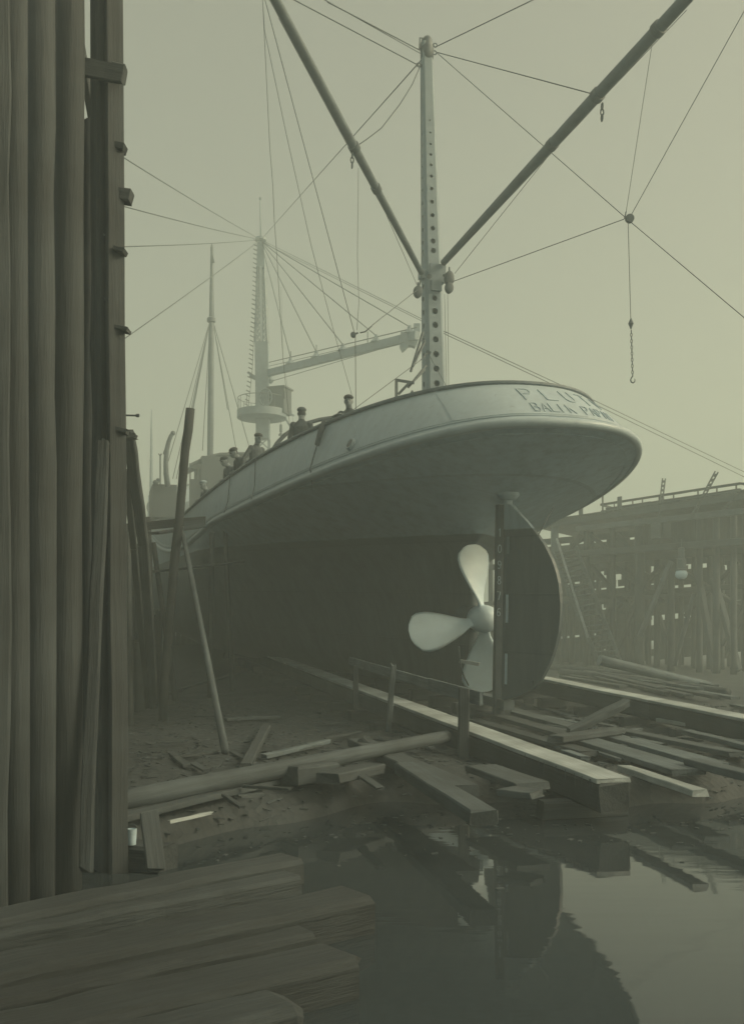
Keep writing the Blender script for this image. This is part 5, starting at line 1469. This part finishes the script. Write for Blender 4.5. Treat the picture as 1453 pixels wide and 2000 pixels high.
# ------------------------------------------------------------------ people on the after deck
def make_person(label, foot_s, face, H=1.70, hands=None, lean=0.0, head_yaw=0.0, head_pitch=0.0, arms='rail', coat='cloth_dark', cap=True, capmat='hair', trousers='cloth_dark'):
    """foot_s: world point under the feet; face: horizontal facing vector. One continuous body; cap as a child."""
    f = Vector((face[0], face[1], 0)).normalized(); l = Vector((-f.y, f.x, 0)); z = Vector((0, 0, 1)); k = H / 1.70
    o0 = Vector(foot_s)
    def L(a, b_, c): return o0 + (f * a + l * b_ + z * c) * k
    hip = .93
    def T(a, b_, c):      # torso frame, bent forward at the hips
        ca, sa = math.cos(lean), math.sin(lean)
        return L(-.05 * sa + a * ca + c * sa, b_, hip + c * ca - a * sa)
    WR = {}
    B = MB()
    ref = tuple(l)
    B.tube([T(0, 0, -.09), T(0, 0, .0), T(.01, 0, .14), T(.01, 0, .28), T(0, 0, .40), T(-.005, 0, .48), T(0, 0, .54)], [.16 * k, .17 * k, .165 * k, .185 * k, .195 * k, .14 * k, .07 * k], 14, ref=ref, ry=[.115 * k, .12 * k, .105 * k, .12 * k, .115 * k, .08 * k, .055 * k])
    B.tube([T(.0, 0, .48), T(.02, 0, .62)], .066 * k, 10)
    for s in (-1, 1):
        B.ball(T(0, s * .175, .44), .075 * k)
        kn_ = L(.03, s * .1, .49)
        B.tube([T(0, s * .085, -.02), kn_, L(0, s * .11, .09)], [.095 * k, .064 * k, .045 * k], 10)
        B.tube([L(-.05, s * .11, .05), L(.06, s * .115, .045), L(.17, s * .125, .03)], [.045 * k, .045 * k, .03 * k], 8)
        sh = T(0, s * .185, .45)
        if arms == 'rail': el, wr = T(.13, s * .27, .20), T(.34, s * .2, .12)
        elif arms == 'down': el, wr = T(-.02, s * .25, .17), T(.05, s * .26, -.08)
        else: el, wr = T(.20, s * .24, .22), T(.42, s * .12, .02)
        if hands is not None:
            wr = Vector(hands[0 if s < 0 else 1]); mid = (sh + wr) / 2; reach = (wr - sh).length; up_ = .28 * k
            bend = math.sqrt(max(.0004, up_ * up_ - min(reach / 2, up_) ** 2)); el = mid + (l * s * .6 - z * .5 - f * .4).normalized() * bend; WR[s] = wr
        else: WR[s] = wr
        B.tube([sh, el, wr], [.06 * k, .048 * k, .034 * k], 10)
        d = (wr - el).normalized(); side = d.cross(z).normalized()
        up = side.cross(d)
        B.ball(wr + d * .05 * k, .042 * k, .036 * k, .03 * k, 8, 6)
        for m, (oy, ln) in enumerate(((-.03, .075), (-.01, .09), (.01, .085), (.03, .065))):
            p = wr + (d * .075 + side * oy) * k; B.tube([p, p + (d * ln * .6 - up * .01) * k, p + (d * ln - up * .035) * k], [.0105 * k, .0095 * k, .008 * k], 6)
        p = wr + (d * .03 - side * s * .035) * k; B.tube([p, p + (d * .03 - side * s * .03) * k, p + (d * .06 - side * s * .035 - up * .01) * k], [.012 * k, .011 * k, .009 * k], 6)
    # head
    hc = T(.035, 0, .69)
    hf = (Matrix.Rotation(head_yaw, 3, 'Z') @ f); hp = lean * .55 + head_pitch
    hl = Vector((-hf.y, hf.x, 0)); hz = (z * math.cos(hp) + hf * math.sin(hp)).normalized(); hx = hl.cross(hz).normalized()
    if hx.dot(hf) < 0: hx = -hx
    RM = Matrix((hx, hl, hz)).transposed()
    k0 = k; k = k * 1.08
    def Hd(a, b_, c): return hc + (hx * a + hl * b_ + hz * c) * k
    B.ball(hc, .096 * k, .076 * k, .112 * k, 14, 10, RM)
    B.ball(Hd(.03, 0, -.055), .062 * k, .056 * k, .062 * k, 10, 8, RM)
    B.tube([Hd(.088, 0, .012), Hd(.112, 0, -.028), Hd(.088, 0, -.036)], [.011 * k, .017 * k, .012 * k], 7)
    B.ball(Hd(.084, 0, .028), .02 * k, .05 * k, .012 * k, 8, 6, RM)
    B.ball(Hd(.086, 0, -.066), .014 * k, .026 * k, .009 * k, 8, 6, RM)
    for s in (-1, 1): B.ball(Hd(-.005, s * .077, -.008), .022 * k, .012 * k, .034 * k, 8, 6, RM)
    k = k0
    tmp = bpy.data.objects.new('person_source', B.mesh('person_source', 'skin')); COL.objects.link(tmp)
    md = tmp.modifiers.new('r', 'REMESH'); md.mode = 'VOXEL'; md.voxel_size = .013
    sm = tmp.modifiers.new('s', 'SMOOTH'); sm.iterations = 2; sm.factor = .4
    dg = bpy.context.evaluated_depsgraph_get()
    me = bpy.data.meshes.new_from_object(tmp.evaluated_get(dg)); bpy.data.objects.remove(tmp)
    me.materials.clear()
    for m in ('skin', coat, trousers, 'hair'): me.materials.append(M[m])
    neck = T(.015, 0, .555); wrs = [WR[-1], WR[1]]
    eyes = [Hd(.09, s * .03, .008) for s in (-1, 1)]
    tz = (T(0, 0, 1) - T(0, 0, 0)).normalized()
    for p in me.polygons:
        c = p.center
        mi = 1
        if (c - hc).length < .17 * k and (c - neck).dot(tz) > 0:
            mi = 0
            r = RM.transposed() @ (c - hc)
            if r.z > .035 * k and r.x < .075 * k or (r.x < -.03 * k and r.z > -.05 * k): mi = 3
            if min((c - e).length for e in eyes) < .014 * k: mi = 3
        elif min((c - w).length for w in wrs) < .05 * k or (min((c - w).length for w in wrs) < .2 * k and (c - T(0, 0, .25)).length > (min(wrs, key=lambda w: (c - w).length) - T(0, 0, .25)).length): mi = 0
        elif c.z < o0.z + .1 * k: mi = 3
        elif (c - T(0, 0, -.05)).dot(tz) < 0 and c.z < T(0, 0, 0).z: mi = 2
        p.material_index = mi; p.use_smooth = True
    o = bpy.data.objects.new('person', me); COL.objects.link(o)
    me.transform(Matrix.Translation(-o0)); o.location = o0; WM[o] = Matrix.Translation(o0)
    tag(o, label, 'person')
    if cap:
        b = MB(); cc = Hd(-.008, 0, .045)
        b.ball(cc + hz * .03 * k, .112 * k, .1 * k, .062 * k, 16, 8, RM)
        b.ball(Hd(.085, 0, .052), .055 * k, .07 * k, .010 * k, 12, 6, RM)
        b.build('cap', capmat, o, True)
    return o

def deck_spot(px, inb):          # a place on the deck just inside the port rail, seen at column px
    def inside(i):
        n0 = bul_n(i, 1.0); return bul(i, 1.0) - Vector((n0.x, n0.y, 0)).normalized() * inb
    best = min((abs(pix(inside(i / 8))[0] - px), i / 8) for i in range(0, 8 * (NT - 12)))
    p = bul(best[1], 1.0); n_ = bul_n(best[1], 1.0); n_ = Vector((n_.x, n_.y, 0)).normalized()
    q = p - n_ * inb; q.z = deck_h(q.y)
    return SM @ q, SM @ p, (SM.to_3x3() @ n_).normalized()
def man(label, px, inb, top_py, lean, face, on_rail=True, frac=1.0, **kw):
    """px: where the body stands at the rail; top_py: where the crown shows; the stature follows."""
    q, rp, n_ = deck_spot(px, inb)
    f = Vector((face[0], face[1], 0)).normalized() if face else n_
    crown = at(0, top_py, q.y).z - q.z
    # height of the crown above the feet for a 1.70 m figure bent by `lean`
    c170 = .93 + .69 * math.cos(lean) + .15 * math.cos(lean * .55)
    H = max(1.5, min(1.86, 1.70 * crown / c170))
    al = Vector((-n_.y, n_.x, 0))
    if al.dot(Vector((-f.y, f.x, 0))) < 0: al = -al
    hd = [rp + al * s * .2 - n_ * .06 + Vector((0, 0, .085)) for s in (-1, 1)] if on_rail else None
    dz = crown - H * c170 / 1.70
    return make_person(label, q + Vector((0, 0, dz)), f, H, hd, lean, **kw)
man('man in a flat cap at the stern rail looking towards the camera', 685, .36, 771, .10, (-.25, -1), head_yaw=.2, coat='cloth_dark')
man('broad-shouldered person seen from behind beside the curved towing arch', 590, .5, 793, .0, (.1, 1), False, arms='down', coat='cloth_dark', capmat='cloth_mid')
man('person in dark clothes standing upright at the rail before the tower', 499, .42, 845, .14, (.75, -.65), head_yaw=-.2, coat='cloth_dark')
man('man in a dark jacket bending over the rail, right of the other stooping man', 486, .45, 875, .62, (-.8, -.62), head_yaw=-.1, coat='cloth_dark')
man('man in a pale jacket stooping over the rail beside the wheelhouse', 464, .45, 892, .58, (-.75, -.66), coat='cloth_mid')
man('man in a pale round cap, foremost of the row along the rail', 412, .42, 938, .35, (-.7, -.7), coat='cloth_mid', capmat='cloth_pale')
